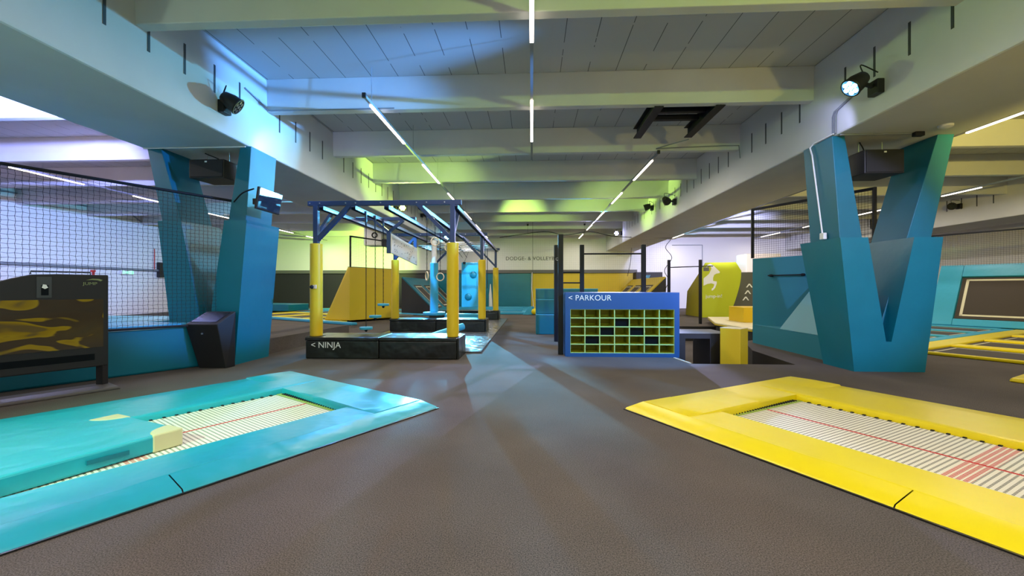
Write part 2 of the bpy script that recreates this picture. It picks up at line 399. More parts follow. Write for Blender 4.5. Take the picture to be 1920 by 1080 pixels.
# ------------------------------------------------------------------ strip lights
def track(x, y0, y1, segs, label, z=4.5, hang=True):
    t = thing('light_track', label, 'ceiling light', (x, (y0+y1)/2, z), group=None)
    tk = mesh('track', MB().box(x-.022, x+.022, y0, y1, z+.0, z+.05), 'conduit', t)
    mesh('end_cap', MB().box(x-.03, x+.03, y0-.04, y0, z-.01, z+.07), 'charcoal', tk)
    for a, b in segs:
        mesh('diffuser', MB().box(x-.026, x+.026, a, b, z-.028, z-.002), 'bar', tk, bev=.006, label='glowing light bar')
    y = y0+.3
    while y < y1:
        mesh('hanger_wire', MB().tube([(x, y, z+.05), (x, y, 4.58 if abs(((y-7.4)/2.53)-round((y-7.4)/2.53)) < .05 else ZC)], .004, 6), 'conduit', t); y += 2.53
    return t
track(0.0, .9, 10.2, [(3.45, 5.3), (6.95, 8.88), (0.95, 1.7)], 'middle light track, running overhead down the centre of the hall')
track(-2.8, 6.74, 26.6, [(7.0, 8.88), (10.42, 12.29), (13.6, 15.45), (16.9, 18.8), (20.4, 22.3), (23.8, 25.7)], 'light track hanging over the ninja rig, left of the centre')
track(3.0, 9.87, 26.6, [(10.36, 12.21), (13.81, 15.52), (17.2, 19.1), (20.6, 22.5), (24.2, 26.2)], 'light track right of the centre, running to the back of the hall')
track(8.9, 5.0, 26.8, [(7.0, 8.83), (24.5, 26.3)], 'light track just right of the right girder, beyond the blue column')
track(14.15, 12.2, 26.8, [(13.6, 14.85), (16.9, 18.7), (20.2, 22.1), (24.1, 26.0)], 'light track farthest to the right, seen behind the blue column')
track(-13.7, 8.0, 26.8, [(10.1, 11.9), (13.45, 15.2), (16.6, 18.4), (21.0, 22.9), (24.3, 26.1)], 'light track in the left bay, seen through the net')

# ------------------------------------------------------------------ coloured par lamps on the girders
def par(loc, aim, mlens, label, lit=None, side=1, k=1.):
    """loc = lens centre; aim = point; side = +1 when the girder lies to the +x of the lamp"""
    loc = Vector(loc); d = (Vector(aim)-loc).normalized()
    t = thing('par_lamp', label, 'stage lamp', tuple(loc), group='stage lamps on the girders')
    hs = mesh('housing', MB().tube([loc-d*.26, loc-d*.24, loc-d*.12, loc-d*.02], .12, 20, radii=[.07*k, .09*k, .125*k, .13*k]), 'charcoal', t, smooth=True)
    mesh('rim', MB().torus(loc-d*.01, .125*k, .014, d, 24, 6), 'charcoal', hs, smooth=True)
    ls = MB(); x = d.cross(Vector((0, 0, 1))).normalized(); y = x.cross(d)
    for i in range(7):
        c = loc-d*.012+(x*math.cos(i*math.pi/3)+y*math.sin(i*math.pi/3))*(.075*k if i < 6 else 0)
        ls.tube([c, c+d*.014], .03*k, 12)
    mesh('lenses', ls, mlens, hs)
    wall = V(4.9*side+0 if abs(loc.x) < 5.2 else loc.x+.3*side, loc.y, loc.z)
    br = MB(); br.obox(loc-d*.13, wall-V(.02*side, 0, 0), .03, .05); mesh('yoke', br, 'charcoal', t)
    mesh('wall_box', MB().box(min(wall.x, wall.x-.10*side)+(.0), max(wall.x, wall.x-.10*side), loc.y-.09, loc.y+.09, loc.z-.1, loc.z+.1), 'charcoal', t, bev=.012)
    mesh('cable', MB().tube(catmull([loc-d*.24+V(0, 0, .05), loc-d*.2+V(0, 0, .2), wall+V(-.02*side, 0, .22)]), .008, 6), 'black_metal', t, smooth=True)
    return t
par((-4.62, 6.25, 4.16), (-3.2, 6.9, 3.1), 'lens_off', 'black stage lamp on the left girder seen from behind, above the left blue column', side=-1)
par((4.50, 6.02, 4.13), (3.2, 6.0, 3.0), 'lens_blue', 'stage lamp with glowing blue lenses on the right girder, above the right blue column', side=1)
par((-4.60, 14.4, 4.18), (-1.2, 0, 1.5), 'lens_lime', 'stage lamp shining yellow-green above the front bar of the ninja rig', side=-1)
par((4.62, 14.2, 4.25), (8, 18, 2.5), 'lens_off', 'dark stage lamp on the right girder, the nearer of the pair above the pull-up frame', side=1)
par((-4.6, 17.9, 4.55), (-1, 19, 3.2), 'lens_off', 'dark stage lamp on the left girder, seen through the ninja rig bracing', side=-1)
par((4.55, 16.8, 4.55), (1, 18, 3.2), 'lens_off', 'dark stage lamp on the right girder, the farther of the pair above the pull-up frame', side=1)
par((-4.70, 22.4, 4.08), (0, 2, 1.2), 'lens_cyan', 'stage lamp shining brilliant blue behind the ninja rig', side=-1, k=1.35)
par((4.6, 22.5, 4.3), (0, 2, 1.2), 'lens_violet', 'stage lamp glowing violet white at the far end of the right girder', side=1)
par((16.1, 16.5, 4.45), (14, 14, 3.2), 'lens_off', 'dark stage lamp on the distant girder, right of the right blue column', side=1)

# ------------------------------------------------------------------ conduits on the right girder
for i, dx in enumerate((0, .035, .07)):
    conduit([(4.88, 6.42-dx, 4.32), (4.88, 6.46-dx, 4.26), (4.88, 6.86-dx, 4.15), (4.88, 6.9-dx, 4.08), (4.88, 6.9-dx, 3.80)], .010,
            ('one of three thin conduits bending down the right girder, the left one', 'one of three thin conduits bending down the right girder, the middle one', 'one of three thin conduits bending down the right girder, the right one')[i])
conduit([(4.87, 6.86, 3.80), (4.87, 7.32, 3.80), (4.83, 7.36, 3.74), (4.84, 7.32, 3.60), (4.93, 7.2, 2.22)], .012, 'pale conduit running down the left leg of the right blue column', 'whitep')
mesh('switch_box', MB().box(4.90, 4.955, 7.13, 7.23, 2.13, 2.24), 'whitep', bev=.008, label='small white switch box on the left leg of the right blue column', cat='switch box')
conduit([(4.92, 6.78, 3.755), (6.0, 6.78, 3.755)], .012, 'thin conduit across the underside of the right girder, in front of the speaker')
conduit([(-6.8, 6.86, 3.755), (-4.95, 6.86, 3.755)], .012, 'thin pale conduit across the underside of the left girder', 'whitep')
conduit([(-4.88, 6.75, 4.72), (-4.88, 7.1, 4.66), (-4.88, 7.34, 4.60), (-4.8, 7.345, 4.585), (-2.5, 7.345, 4.585)], .012, 'thin conduit leading from the left girder onto the front ceiling beam')
conduit([(3.36, 8.95, 4.5), (2.95, 9.86, 4.62), (4.5, 9.86, 4.66), (4.86, 9.86, 4.66), (4.87, 9.83, 4.35)], .012, 'thin conduit from the steel joists across the ceiling beam to the right girder')
mesh('smoke_detector', MB().tube([(6.25, 6.5, 3.769), (6.25, 6.5, 3.74), (6.25, 6.5, 3.72)], .08, 20, radii=[.09, .085, .04]), 'whitep', smooth=True, label='round white smoke detector under the right girder', cat='smoke detector')
mesh('cable_clamp', MB().box(6.02, 6.16, 6.72, 6.80, 3.70, 3.769), 'charcoal', bev=.01, label='small black cable connector under the right girder above the speaker', cat='connector')
# equipment on the far right girder
t = thing('junction_box', 'white junction box on the distant girder, seen between the legs of the right column', 'junction box', (16.3, 19.2, 4.3))
mesh('body', MB().box(16.2, 16.398, 18.4, 19.0, 4.28, 4.62), 'whitep', t, bev=.01)
mesh('cover', MB().box(16.18, 16.2, 18.45, 18.95, 4.32, 4.58), 'whitep', t)
conduit([(16.36, 20.6, 4.9), (16.36, 20.6, 4.2), (16.36, 20.2, 4.1), (16.36, 19.9, 4.25)], .03, 'dark bent pipe on the distant girder, seen between the right column legs', 'slot')
conduit([(16.36, 18.2, 3.98), (16.36, 21.5, 3.98)], .02, 'thin level pipe on the distant girder, seen between the right column legs')

# ------------------------------------------------------------------ V columns
def vcolumn(sgn, label, zf=0.):
    t = thing('column', label, 'column', (sgn*5.6, 7.15, zf), kind=None)
    def P(pts): return [(sgn*x, y, z) for x, y, z in pts]
    y0, y1 = 6.88, 7.58
    def leg(a, b, name, m_, ya, yb):          # a,b: (x0,x1,z)
        return MB().extr(P([(a[0], ya, a[2]), (a[1], ya, a[2]), (b[1], ya, b[2]), (b[0], ya, b[2])]), (0, yb-ya, 0))
    mesh('leg', leg((5.10, 5.60, .5), (4.86, 5.06, ZG), 'leg', 'teal_paint', y0, y1), 'teal_paint', t, bev=.008)
    mesh('leg', leg((5.55, 6.05, .5), (6.50, 6.75, ZG), 'leg', 'teal_paint', y0, y1), 'teal_paint', t, bev=.008)
    zt = 2.10 if sgn > 0 else 2.46
    k = (zt-2.1)/1.63
    # thick vinyl padding in one piece, shaped like a V
    pad = MB()
    front = [(5.04, 6.66, 0), (6.10, 6.66, 0), (6.37+.16*k, 6.66, zt), (5.94+.22*k, 6.66, zt), (5.60, 6.66, .47), (5.52, 6.66, .47), (5.25-.12*k, 6.66, zt), (4.83-.01*k, 6.66, zt)]
    if sgn < 0: front = [(x, 6.72, z) for x, y, z in front]
    yb = 7.62
    # two legs plus base block as three convex pieces joined in one mesh outline
    n = len(front); fr = P(front); bk = [(x, yb - (.28 if z < .01 and sgn > 0 else 0), z) for x, y, z in fr]
    tris = tessellate_polygon([[Vector((p[0], p[2], 0)) for p in fr]])
    pad.add(fr+bk, [tuple(tr) for tr in tris]+[tuple(n+i for i in tr[::-1]) for tr in tris]+[(i, (i+1) % n, n+(i+1) % n, n+i) for i in range(n)])
    mesh('padding', pad, 'teal', t, label='glossy blue vinyl padding around the lower half')
    return t
vcolumn(1, 'blue V-shaped concrete column padded in glossy blue vinyl, right side of the hall')
vcolumn(-1, 'blue V-shaped concrete column on the left, with a wall-mounted television')

def speaker(x0, x1, z0, z1, label, sgn):
    t = thing('loudspeaker', label, 'loudspeaker', ((x0+x1)/2, 7.2, z0))
    b = MB().hexa([(x0, 6.92, z0+.0), (x1, 6.92, z0), (x1-.0, 7.5, z0+.02), (x0, 7.5, z0+.02)], [(x0, 6.92, z1), (x1, 6.92, z1), (x1, 7.5, z1), (x0, 7.5, z1)])
    cb = mesh('cabinet', b, 'speaker', t, bev=.012)
    mesh('grille', MB().box(x0+.02, x1-.02, 6.905, 6.92, z0+.02, z1-.02), 'grille', cb, bev=.004)
    mesh('badge', MB().box((x0+x1)/2-.02, (x0+x1)/2+.02, 6.9, 6.905, z1-.06, z1-.035), 'whitep', cb)
    for x in (x0+.12, x1-.12): mesh('hanging_rod', MB().tube([(x, 7.2, z1), (x, 7.2, ZG)], .008, 6), 'steel', t)
    mesh('cable', MB().tube(catmull([(x0+.3, 7.4, z1), (x0+.28, 7.3, z1+.1), (x0+.1, 7.15, ZG-.02)]), .009, 6), 'black_metal', t, smooth=True)
speaker(5.40, 6.02, 3.17, 3.56, 'black loudspeaker hung between the legs of the right blue column', 1)
speaker(-6.02, -5.38, 3.24, 3.57, 'black loudspeaker hung between the legs of the left blue column', -1)

t = thing('television', 'small flat television mounted on the left blue column', 'television', (-4.55, 6.9, 2.6))
tvb = mesh('body', MB().hexa([(-4.60, 6.58, 2.63), (-4.56, 6.58, 2.63), (-4.56, 7.2, 2.63), (-4.60, 7.2, 2.63)], [(-4.56, 6.60, 3.0), (-4.52, 6.60, 3.0), (-4.52, 7.24, 3.0), (-4.56, 7.24, 3.0)]), 'charcoal', t, bev=.006)
mesh('screen', MB().hexa([(-4.559, 6.60, 2.645), (-4.554, 6.60, 2.645), (-4.554, 7.18, 2.645), (-4.559, 7.18, 2.645)], [(-4.519, 6.62, 2.985), (-4.514, 6.62, 2.985), (-4.514, 7.22, 2.985), (-4.519, 7.22, 2.985)]), 'tv', tvb, label='glossy dark screen')
mesh('wall_arm', MB().obox((-4.60, 6.9, 2.82), (-4.86, 6.95, 2.82), .06, .10), 'charcoal', t)
mesh('cable', MB().tube(catmull([(-4.62, 6.6, 2.96), (-4.9, 6.72, 2.92), (-5.15, 6.85, 2.80)]), .012, 6), 'black_metal', t, smooth=True)

# ------------------------------------------------------------------ nets
def net(name, p0, p1, z0, z1, cell, r, m_, label, sag=0., top=None, zig=0., cat='net', frame=None, ztop1=None):
    p0, p1 = Vector((*p0, 0)), Vector((*p1, 0)); L_ = (p1-p0).length; d = (p1-p0)/L_; nn = Vector((-d.y, d.x, 0))
    t = thing(name, label, cat, tuple((p0+p1)/2+V(0, 0, z0)))
    ztop1 = ztop1 or z1; nu, nv = max(2, int(L_/cell)), max(2, int((max(z1, ztop1)-z0)/cell))
    def q(u, v):
        s_, w = u/nu, v/nv; zt = z1+(ztop1-z1)*s_
        off = math.sin(s_*9+w*3)*sag*math.sin(math.pi*w)+math.sin(s_*23)*sag*.3*w*(1-w)*4
        z = z0+(zt-z0)*w
        if zig: z += zig*(1 if (u+v) % 2 else -1)*cell; s_ += zig*.8*(1 if v % 2 else -1)/nu
        return p0+d*(L_*s_)+nn*off+V(0, 0, z)
    mb = MB(); fine = bool(sag or zig)
    def cord(P):
        k0 = len(mb.v)
        for p in P: mb.v += [p+d*r+nn*0, p-d*r*.5+nn*r, p-d*r*.5-nn*r] if abs(P[-1].z-P[0].z) > .3 else [p+V(0, 0, r), p-V(0, 0, r*.5)+nn*r, p-V(0, 0, r*.5)-nn*r]
        for i in range(len(P)-1):
            for j in range(3): a, b = k0+i*3+j, k0+i*3+(j+1) % 3; mb.f.append((a, b, b+3, a+3))
    for u in range(nu+1): cord([q(u, v) for v in (range(nv+1) if fine else (0, nv))])
    for v in range(nv+1): cord([q(u, v) for u in (range(nu+1) if fine else (0, nu))])
    mesh('mesh', mb, m_, t)
    if frame:
        for side in frame:
            rr = .022
            if side == 'top': mesh('top_rail', MB().tube([p0+V(0, 0, z1), p1+V(0, 0, ztop1)], rr, 10), 'black_metal', t, smooth=True)
            if side == 'topbox': mesh('top_rail', MB().obox(p0+V(0, 0, z1+.02), p1+V(0, 0, ztop1+.02), .05, .05), 'black_metal', t)
            if side == 'left': mesh('post', MB().obox(p0+V(0, 0, z0), p0+V(0, 0, z1+.045), .05, .05), 'black_metal', t)
            if side == 'right': mesh('post', MB().obox(p1+V(0, 0, z0), p1+V(0, 0, ztop1+.045), .05, .05), 'black_metal', t)
            if side == 'bottom': mesh('bottom_rope', MB().tube([p0+V(0, 0, z0), p1+V(0, 0, z0)], .018, 8), 'net', t, smooth=True)
    return t
net('safety_net', (-7.1, 3.91), (-5.2, 6.95), .70, 2.86, .058, .0028, 'net', 'black safety net stretched above the blue barrier, left foreground', sag=.015, zig=.07, frame=('top', 'bottom'), ztop1=2.83)
net('safety_net', (5.32, 10.15), (6.5, 8.1), 2.03, 3.18, .05, .0025, 'net', 'black framed net on top of the blue training wall, left of the right column', frame=('topbox', 'left', 'right'))
net('safety_net', (-6.93, 15.35), (-5.60, 17.85), 2.14, 3.28, .05, .002, 'net_grey', 'fine net in a black frame standing on the yellow block', frame=('topbox', 'left'), ztop1=3.24)
net('safety_net', (14.15, 15.4), (17.2, 10.1), 2.06, 3.14, .06, .003, 'net_grey', 'fine framed net above the tilted wall trampoline at the far right', frame=('topbox', 'left'))
t = net('court_net', (-2.0, 20.4), (6.75, 20.4), 1.2, 3.7, .09, .0016, 'net_grey', 'very fine grey court net hanging across the hall from a sagging rope', sag=.04)
mesh('suspension_rope', MB().tube(catmull([(-1.6, 20.4, 3.85), (.6, 20.4, 4.12), (1.6, 20.4, 3.95), (2.9, 20.4, 4.1), (4.2, 20.4, 3.86), (6.84, 20.4, 3.76)], 6), .018, 6), 'net', t, smooth=True)
mesh('edge_rope', MB().tube(catmull([(6.8, 20.4, 3.7), (6.55, 20.4, 3.3), (6.85, 20.4, 2.8), (6.5, 20.4, 2.2), (6.7, 20.4, 1.7), (6.5, 20.4, 1.2)], 6), .015, 6), 'net', t, smooth=True)
mesh('edge_rope', MB().tube(catmull([(4.9, 20.4, 3.3), (4.85, 20.4, 2.6), (4.7, 20.4, 1.9)], 6), .012, 6), 'net', t, smooth=True)
for x in (-.2, 2.6):
    t2 = thing('pendant_sensor', ('small black ball hanging on two wires from the ceiling, left of the thin centre cable', 'small black ball hanging on two wires from the ceiling, right of the thin centre cable')[x > 0], 'sensor', (x, 20.3, 4.6), group=None)
    mesh('ball', MB().ball((x, 20.3, 4.45), .05), 'black_metal', t2, smooth=True)
    mesh('wires', MB().tube([(x-.03, 20.3, 4.48), (x-.05, 20.3, ZC)], .005, 5).tube([(x+.03, 20.3, 4.48), (x+.05, 20.3, ZC)], .005, 5).tube([(x, 20.3, 4.42), (x, 20.35, 4.0)], .004, 5), 'black_metal', t2)
conduit([(.05, 10.1, ZC), (.05, 10.1, 4.52)], .004, 'short wire at the end of the middle light track')
conduit([(.05, 20.2, 4.58), (.05, 20.2, .16)], .008, 'thin cable hanging straight down in the centre of the hall to the trampolines', 'net_grey', 'hanging_cable', 'cable')

# ------------------------------------------------------------------ left: barrier, podium, touch screen, kiosk
t = thing('padded_barrier', 'low blue padded barrier under the safety net, left side', 'barrier', (-7, 5.8, 0))
bar_ = [(-7.17, 3.84), (-5.44, 6.69), (-6.56, 6.69), (-6.56, 7.68), (-5.3, 7.68), (-5.9, 8.3), (-13.5, 8.3), (-13.5, 3.84)]
mesh('padding', MB().prism(bar_, 0, .68), 'teal', t, bev=.03)
mesh('top_mat', MB().prism([(-7.25, 3.9), (-5.55, 6.68), (-6.58, 6.68), (-6.58, 7.7), (-5.42, 7.7), (-6.0, 8.2), (-13.4, 8.2), (-13.4, 3.95)], .685, .73), 'sky', t, bev=.015, label='paler blue top mat')
mesh('podium', MB().prism([(-5.24, 7.72), (-5.0, 11.0), (-13, 11.0), (-13, 8.35), (-5.9, 8.35)], 0, .3), 'carpet', label='low carpet-covered podium beyond the left blue column', cat='podium', anchor=Matrix.Identity(4))
mesh('corner_pad', MB().hexa([(-6.6, 9.0, .301), (-5.95, 9.05, .301), (-6.3, 9.4, .301)], [(-6.6, 9.02, .34), (-5.98, 9.07, .34), (-6.3, 9.38, .34)]), 'yellow_pad', label='corner of a yellow pad lying on the carpeted podium', cat='pad')

# touch screen stand
A, B = V(-6.45, 3.43, 0), V(-5.51, 5.08, 0); dS = (B-A).normalized(); nS = V(-dS.y, dS.x, 0)*-1   # faces the camera side
if nS.x < 0: nS = -nS
t = thing('touch_screen_stand', 'large charcoal touch screen stand in front of the left net', 'screen stand', tuple((A+B)/2))
def sp(s_, z, off=0.): p = B-dS*s_+nS*off; return V(p.x, p.y, z)     # s_: metres left of the right edge
out = [sp(0, .30), sp(0, 1.475), sp(.45, 1.475), sp(.66, 1.465), sp(.80, 1.42), sp(.92, 1.37), sp(1.9, 1.10), sp(1.9, .30)]
fr = MB().extr([p-nS*.08 for p in out], nS*.08)
mesh('frame', fr, 'charcoal', t, bev=.012)
mesh('screen', MB().extr([sp(.05, .55), sp(.05, 1.165), sp(1.85, 1.165), sp(1.85, .55)], nS*.006), 'painted_reflection', t, label='dark screen with painted yellow reflections')
mesh('storage_slot', MB().extr([sp(.13, .39), sp(.13, .47), sp(1.8, .47), sp(1.8, .39)], nS*.004), 'cubby_black', t, bev=.0)
for s_ in (.03, 1.83):
    mesh('leg', MB().obox(sp(s_+.02, .058, -.05), sp(s_+.02, .31, -.05), .09, .07), 'charcoal', t)
mesh('foot_rail', MB().extr([sp(-.08, .002, -.26), sp(-.08, .002, .17), sp(-.06, .035, .165), sp(-.02, .062, .05), sp(-.02, .062, -.14), sp(-.06, .035, -.255)], -dS*1.95), M.setdefault('foot', mat('grey_foot', (.075, .065, .065), .4)), t, bev=.008)
mesh('handle', MB().tube([sp(.66, 1.47, -.04), sp(.66, 1.505, -.04), sp(.16, 1.505, -.04), sp(.16, 1.47, -.04)], .008, 8), 'charcoal', t)
cr = mesh('card_reader', MB().extr([sp(.50, 1.19), sp(.50, 1.44), sp(.62, 1.44), sp(.62, 1.19)], nS*.008), 'slot', t)
mesh('camera_window', MB().extr([sp(.525, 1.22, .008), sp(.525, 1.34, .008), sp(.585, 1.34, .008), sp(.585, 1.22, .008)], nS*.004), 'cubby_black', cr)
mesh('white_label', MB().extr([sp(.53, 1.31, .012), sp(.545, 1.345, .012), sp(.57, 1.35, .012), sp(.58, 1.31, .012), sp(.555, 1.295, .012)], nS*.003), 'whitep', cr)
M['logo_green'] = mat('logo_green', (.20, .24, .10), .5)
mesh('logo_swoosh', MB().extr([sp(.21, 1.405), sp(.15, 1.425), sp(.09, 1.423), (sp(.055, 1.41)), sp(.075, 1.393), sp(.10, 1.405), sp(.15, 1.41)], nS*.004), 'logo_green', t)
text('logo_letters', 'JUMP', .052, sp(.235, 1.345, .001), dS, (0, 0, 1), 'logo_green', t, .002, 1.0, 1.1)
t = thing('info_kiosk', 'black tapered info kiosk with a slanted screen in front of the left blue column', 'kiosk', (-5.25, 6.6, 0))
kb = [(-5.44, 6.45, 0), (-4.98, 6.45, 0), (-4.96, 6.63, 0), (-5.42, 6.63, 0)]
km = [(-5.60, 6.36, .72), (-5.06, 6.36, .72), (-4.95, 6.63, .92), (-5.45, 6.63, .92)]
kbd = mesh('body', MB().hexa(kb, km), 'charcoal', t, bev=.01)
mesh('screen', MB().hexa([(-5.535, 6.405, .757), (-5.115, 6.405, .757), (-5.01, 6.6, .901), (-5.44, 6.6, .901)], [(-5.535, 6.403, .761), (-5.115, 6.403, .761), (-5.01, 6.598, .905), (-5.44, 6.598, .905)]), 'screen_off', kbd, label='slanted glass screen')
mesh('lock', MB().tube([(-5.32, 6.375, .57), (-5.32, 6.36, .57)], .014, 12), 'steel', kbd)

# ------------------------------------------------------------------ foreground trampolines
def trampoline(T, m_, label, hand):
    ang = math.atan2(T['w'].y, T['w'].x)
    t = thing('trampoline', label, 'trampoline', tuple(tp(T, TW/2, TLEN/2)))
    B0, B1, A0, A1 = .70, 2.12, .62, TLEN-.62
    def q(b, a, z): return tp(T, b, a, z)
    zt = .055
    H = TLEN/2
    # sloping skirt along the near long side, two lengths with a seam
    for a0, a1 in ((0, H-.004), (H+.004, TLEN)):
        mb = MB(); n = 80
        prof = [(0.0, .006), (.02, .022), (.26, zt), (.26, .0)]
        for i in range(n+1):
            a = a0+(a1-a0)*i/n; wv = .0022*math.sin(a*17+2*math.sin(a*3))+.0012*math.sin(a*31+1)
            for b, z in prof: mb.v.append(q(b, a, z+(abs(wv) if .01 < b < .1 else 0)))
        k = len(prof)
        for i in range(n):
            for j in range(k-1): mb.f.append((i*k+j, i*k+j+1, (i+1)*k+j+1, (i+1)*k+j))
        mesh('edge_ramp', mb, m_, t, smooth=True)
    mesh('base_trim', MB().hexa([q(-.012, -.01, 0), q(.02, -.01, 0), q(.02, TLEN, 0), q(-.012, TLEN, 0)], [q(-.012, -.01, .010), q(.02, -.01, .010), q(.02, TLEN, .010), q(-.012, TLEN, .010)]), 'black_vinyl', t, label='black lower edge')
    def pad(name, fa, n=30):          # fa(i/n, j/m) -> (b, a); profile across
        mb = MB(); m2 = 10
        for i in range(n+1):
            for j in range(m2+1):
                b, a, z = fa(i/n, j/m2); mb.v.append(q(b, a, z))
        for i in range(n):
            for j in range(m2): mb.f.append((i*(m2+1)+j, i*(m2+1)+j+1, (i+1)*(m2+1)+j+1, (i+1)*(m2+1)+j))
        mesh(name, mb, m_, t, smooth=True)
    def prof(v, inner, outer_drop=True):     # height across the pad, v: 0 outer .. 1 inner
        if v >= 1: return .01
        if v > .97: return zt-.012
        if outer_drop and v <= 0: return .0
        if outer_drop and v < .03: return zt-.012
        return zt
    vs_ = [0, .008, .04, .25, .5, .75, .9, .965, .99, 1.0, 1.0]
    def pv(j):                       # nonuniform
        return vs_[int(round(j*10))]
    def near(i, j):
        v = pv(j); bulge = .02*math.sin(i*math.pi)*(v)
        z = prof(v, 1, False) if j < .99 else -.03
        return (.26+(B0+bulge-.26)*v, TLEN*i, z+.003*math.sin(i*17)*(1 if 0 < v < .9 else 0))
    pad('long_pad', near)
    def far(i, j):
        v = pv(j); sagz = .03*math.sin(min(1, max(0, (i-.12)/.76))*math.pi)
        z = prof(v, 1) if j < .99 else -.02
        return (TW+(B1-.02*math.sin(i*math.pi)-TW)*v, TLEN*i, z-(sagz*.3 if v > .5 else 0))
    pad('long_pad', far)
    def end(a_out, a_in):
        def f(i, j):
            v = pv(j); z = prof(v, 1) if j < .99 else -.02
            b = .315+(B1+.10-.315)*i
            return (.315+(TW-.30-.315)*i if v < .5 else b, a_out+(a_in-a_out)*v, z+.006+(.012*math.sin(i*math.pi*1.6) if v > .5 else 0))
        return f
    for a_out, a_in in ((0, A0), (TLEN, A1)):
        mb = MB(); n = 24; sg = 1 if a_in > a_out else -1
        P = [(0, .0), (.004, zt-.010), (.03, zt+.004), (.5, zt+.006), (.96, zt+.004), (.99, zt-.008), (1.0, zt-.07), (.995, -.01)]
        for i in range(n+1):
            for v, z in P:
                b = .262+(TW-.02-.262)*i/n
                wob = .025*math.sin((i/n)*math.pi*2+.6)*v
                mb.v.append(q(b, a_out+(a_in-a_out)*(v)+wob*sg, z+(.012*math.sin(i/n*7) if .3 < v < .97 else 0)))
        k = len(P)
        for i in range(n):
            for j in range(k-1): mb.f.append((i*k+j, i*k+j+1, (i+1)*k+j+1, (i+1)*k+j))
        mb.f.append(tuple(range(k))); mb.f.append(tuple(n*k+j for j in range(k)))
        mesh('end_pad', mb, m_, t, smooth=True)
    zb = -.014
    cx = (B0+B1)/2; F = Matrix.Translation(tp(T, cx, TLEN/2, zb)) @ Matrix.Rotation(ang, 4, 'Z')
    bd = mesh('bed', MB().hexa([q(B0-.05, A0+.0, zb-.008), q(B1-.03, A0+.0, zb-.008), q(B1-.03, A1-.0, zb-.008), q(B0-.05, A1-.0, zb-.008)],
                          [q(B0-.05, A0+.0, zb), q(B1-.03, A0+.0, zb), q(B1-.03, A1-.0, zb), q(B0-.05, A1-.0, zb)]), 'webbing', t, anchor=F, label='cream webbing bed with a red centre cross')
    M.setdefault('hem', mat('lime_hem', (.32, .44, .08), .6))
    for a0, a1 in ((A0-.01, A0+.055), (A1-.055, A1+.01)):
        mesh('hem', MB().hexa([q(B0, a0, zb+.001), q(B1-.03, a0, zb+.001), q(B1-.03, a1, zb+.001), q(B0, a1, zb+.001)], [q(B0, a0, zb+.006), q(B1-.03, a0, zb+.006), q(B1-.03, a1, zb+.006), q(B0, a1, zb+.006)]), 'hem', bd, label='lime green hem at the bed end')
    sp_ = MB()
    for i in range(30):
        a = A0+.12+(A1-A0-.24)*i/29
        sp_.obox(q(B1-.05, a, zb+.004), q(B1+.06, a, zb-.0), .022, .012)
    for i in range(28):
        b = B0+.04+(B1-B0-.14)*i/27
        sp_.tube([q(b, A0+.025, zb+.008), q(b, A0-.06, zb+.004)], .009, 6); sp_.tube([q(b, A1-.025, zb+.008), q(b, A1+.06, zb+.004)], .009, 6)
    mesh('springs', sp_, 'black_metal', t, kind='stuff')
    return t
trampoline(TL, 'cyan', 'floor trampoline with turquoise padding in the left foreground', 1)
trampoline(TR, 'yellow', 'floor trampoline with bright yellow padding in the right foreground', -1)

# foam mat lying over the left trampoline
t = thing('foam_mat', 'thick turquoise foam mat with cream corners lying over the left trampoline', 'mat', (-3.5, 2.2, .1))
def fm(b, a, z): return tp(TL, 1.05+b*.97-a*.16, 1.93+b*.2+a*.98, -.008+(z-.102)*.72)
c_ = .19
def matpoly(z, s=0.): return [fm(s, c_, z), fm(c_, s, z), fm(1.00-c_, s, z), fm(1.00-s, c_, z), fm(1.00-s, 1.85, z), fm(s, 1.85, z)]
fmt = mesh('mat', MB().hexa(matpoly(.102), matpoly(.292)), 'cyan', t, bev=.02, seg=3)
for q_ in ([(0, 0), (c_, 0), (0, c_)], [(1.00-c_, 0), (1.00, 0), (1.00, c_)]):
    f = MB()
    pts = []
    (x0, y0) = q_[0] if q_[0] == (0, 0) else (1.00, 0)
    sx_ = 1 if x0 == 0 else -1
    arc = [(x0, y0)]+[(x0+sx_*c_*1.12*math.cos(k*math.pi/12), y0+c_*1.12*math.sin(k*math.pi/12)) for k in range(7)]
    f.hexa([fm(b-.004*sx_, a-.004, .098) for b, a in arc], [fm(b-.004*sx_, a-.004, .297) for b, a in arc])
    mesh('corner_cap', f, 'cream_vinyl', fmt, bev=.012, label='cream vinyl corner cap')
for a0 in (.36, 1.0):
    mesh('carry_handle', MB().extr([fm(-.004, a0, .165), fm(-.004, a0+.24, .18), fm(-.004, a0+.24, .225), fm(-.004, a0, .21)], fm(-.012, 0, 0)-fm(0, 0, 0)), 'teal', fmt, label='blue carry strap')

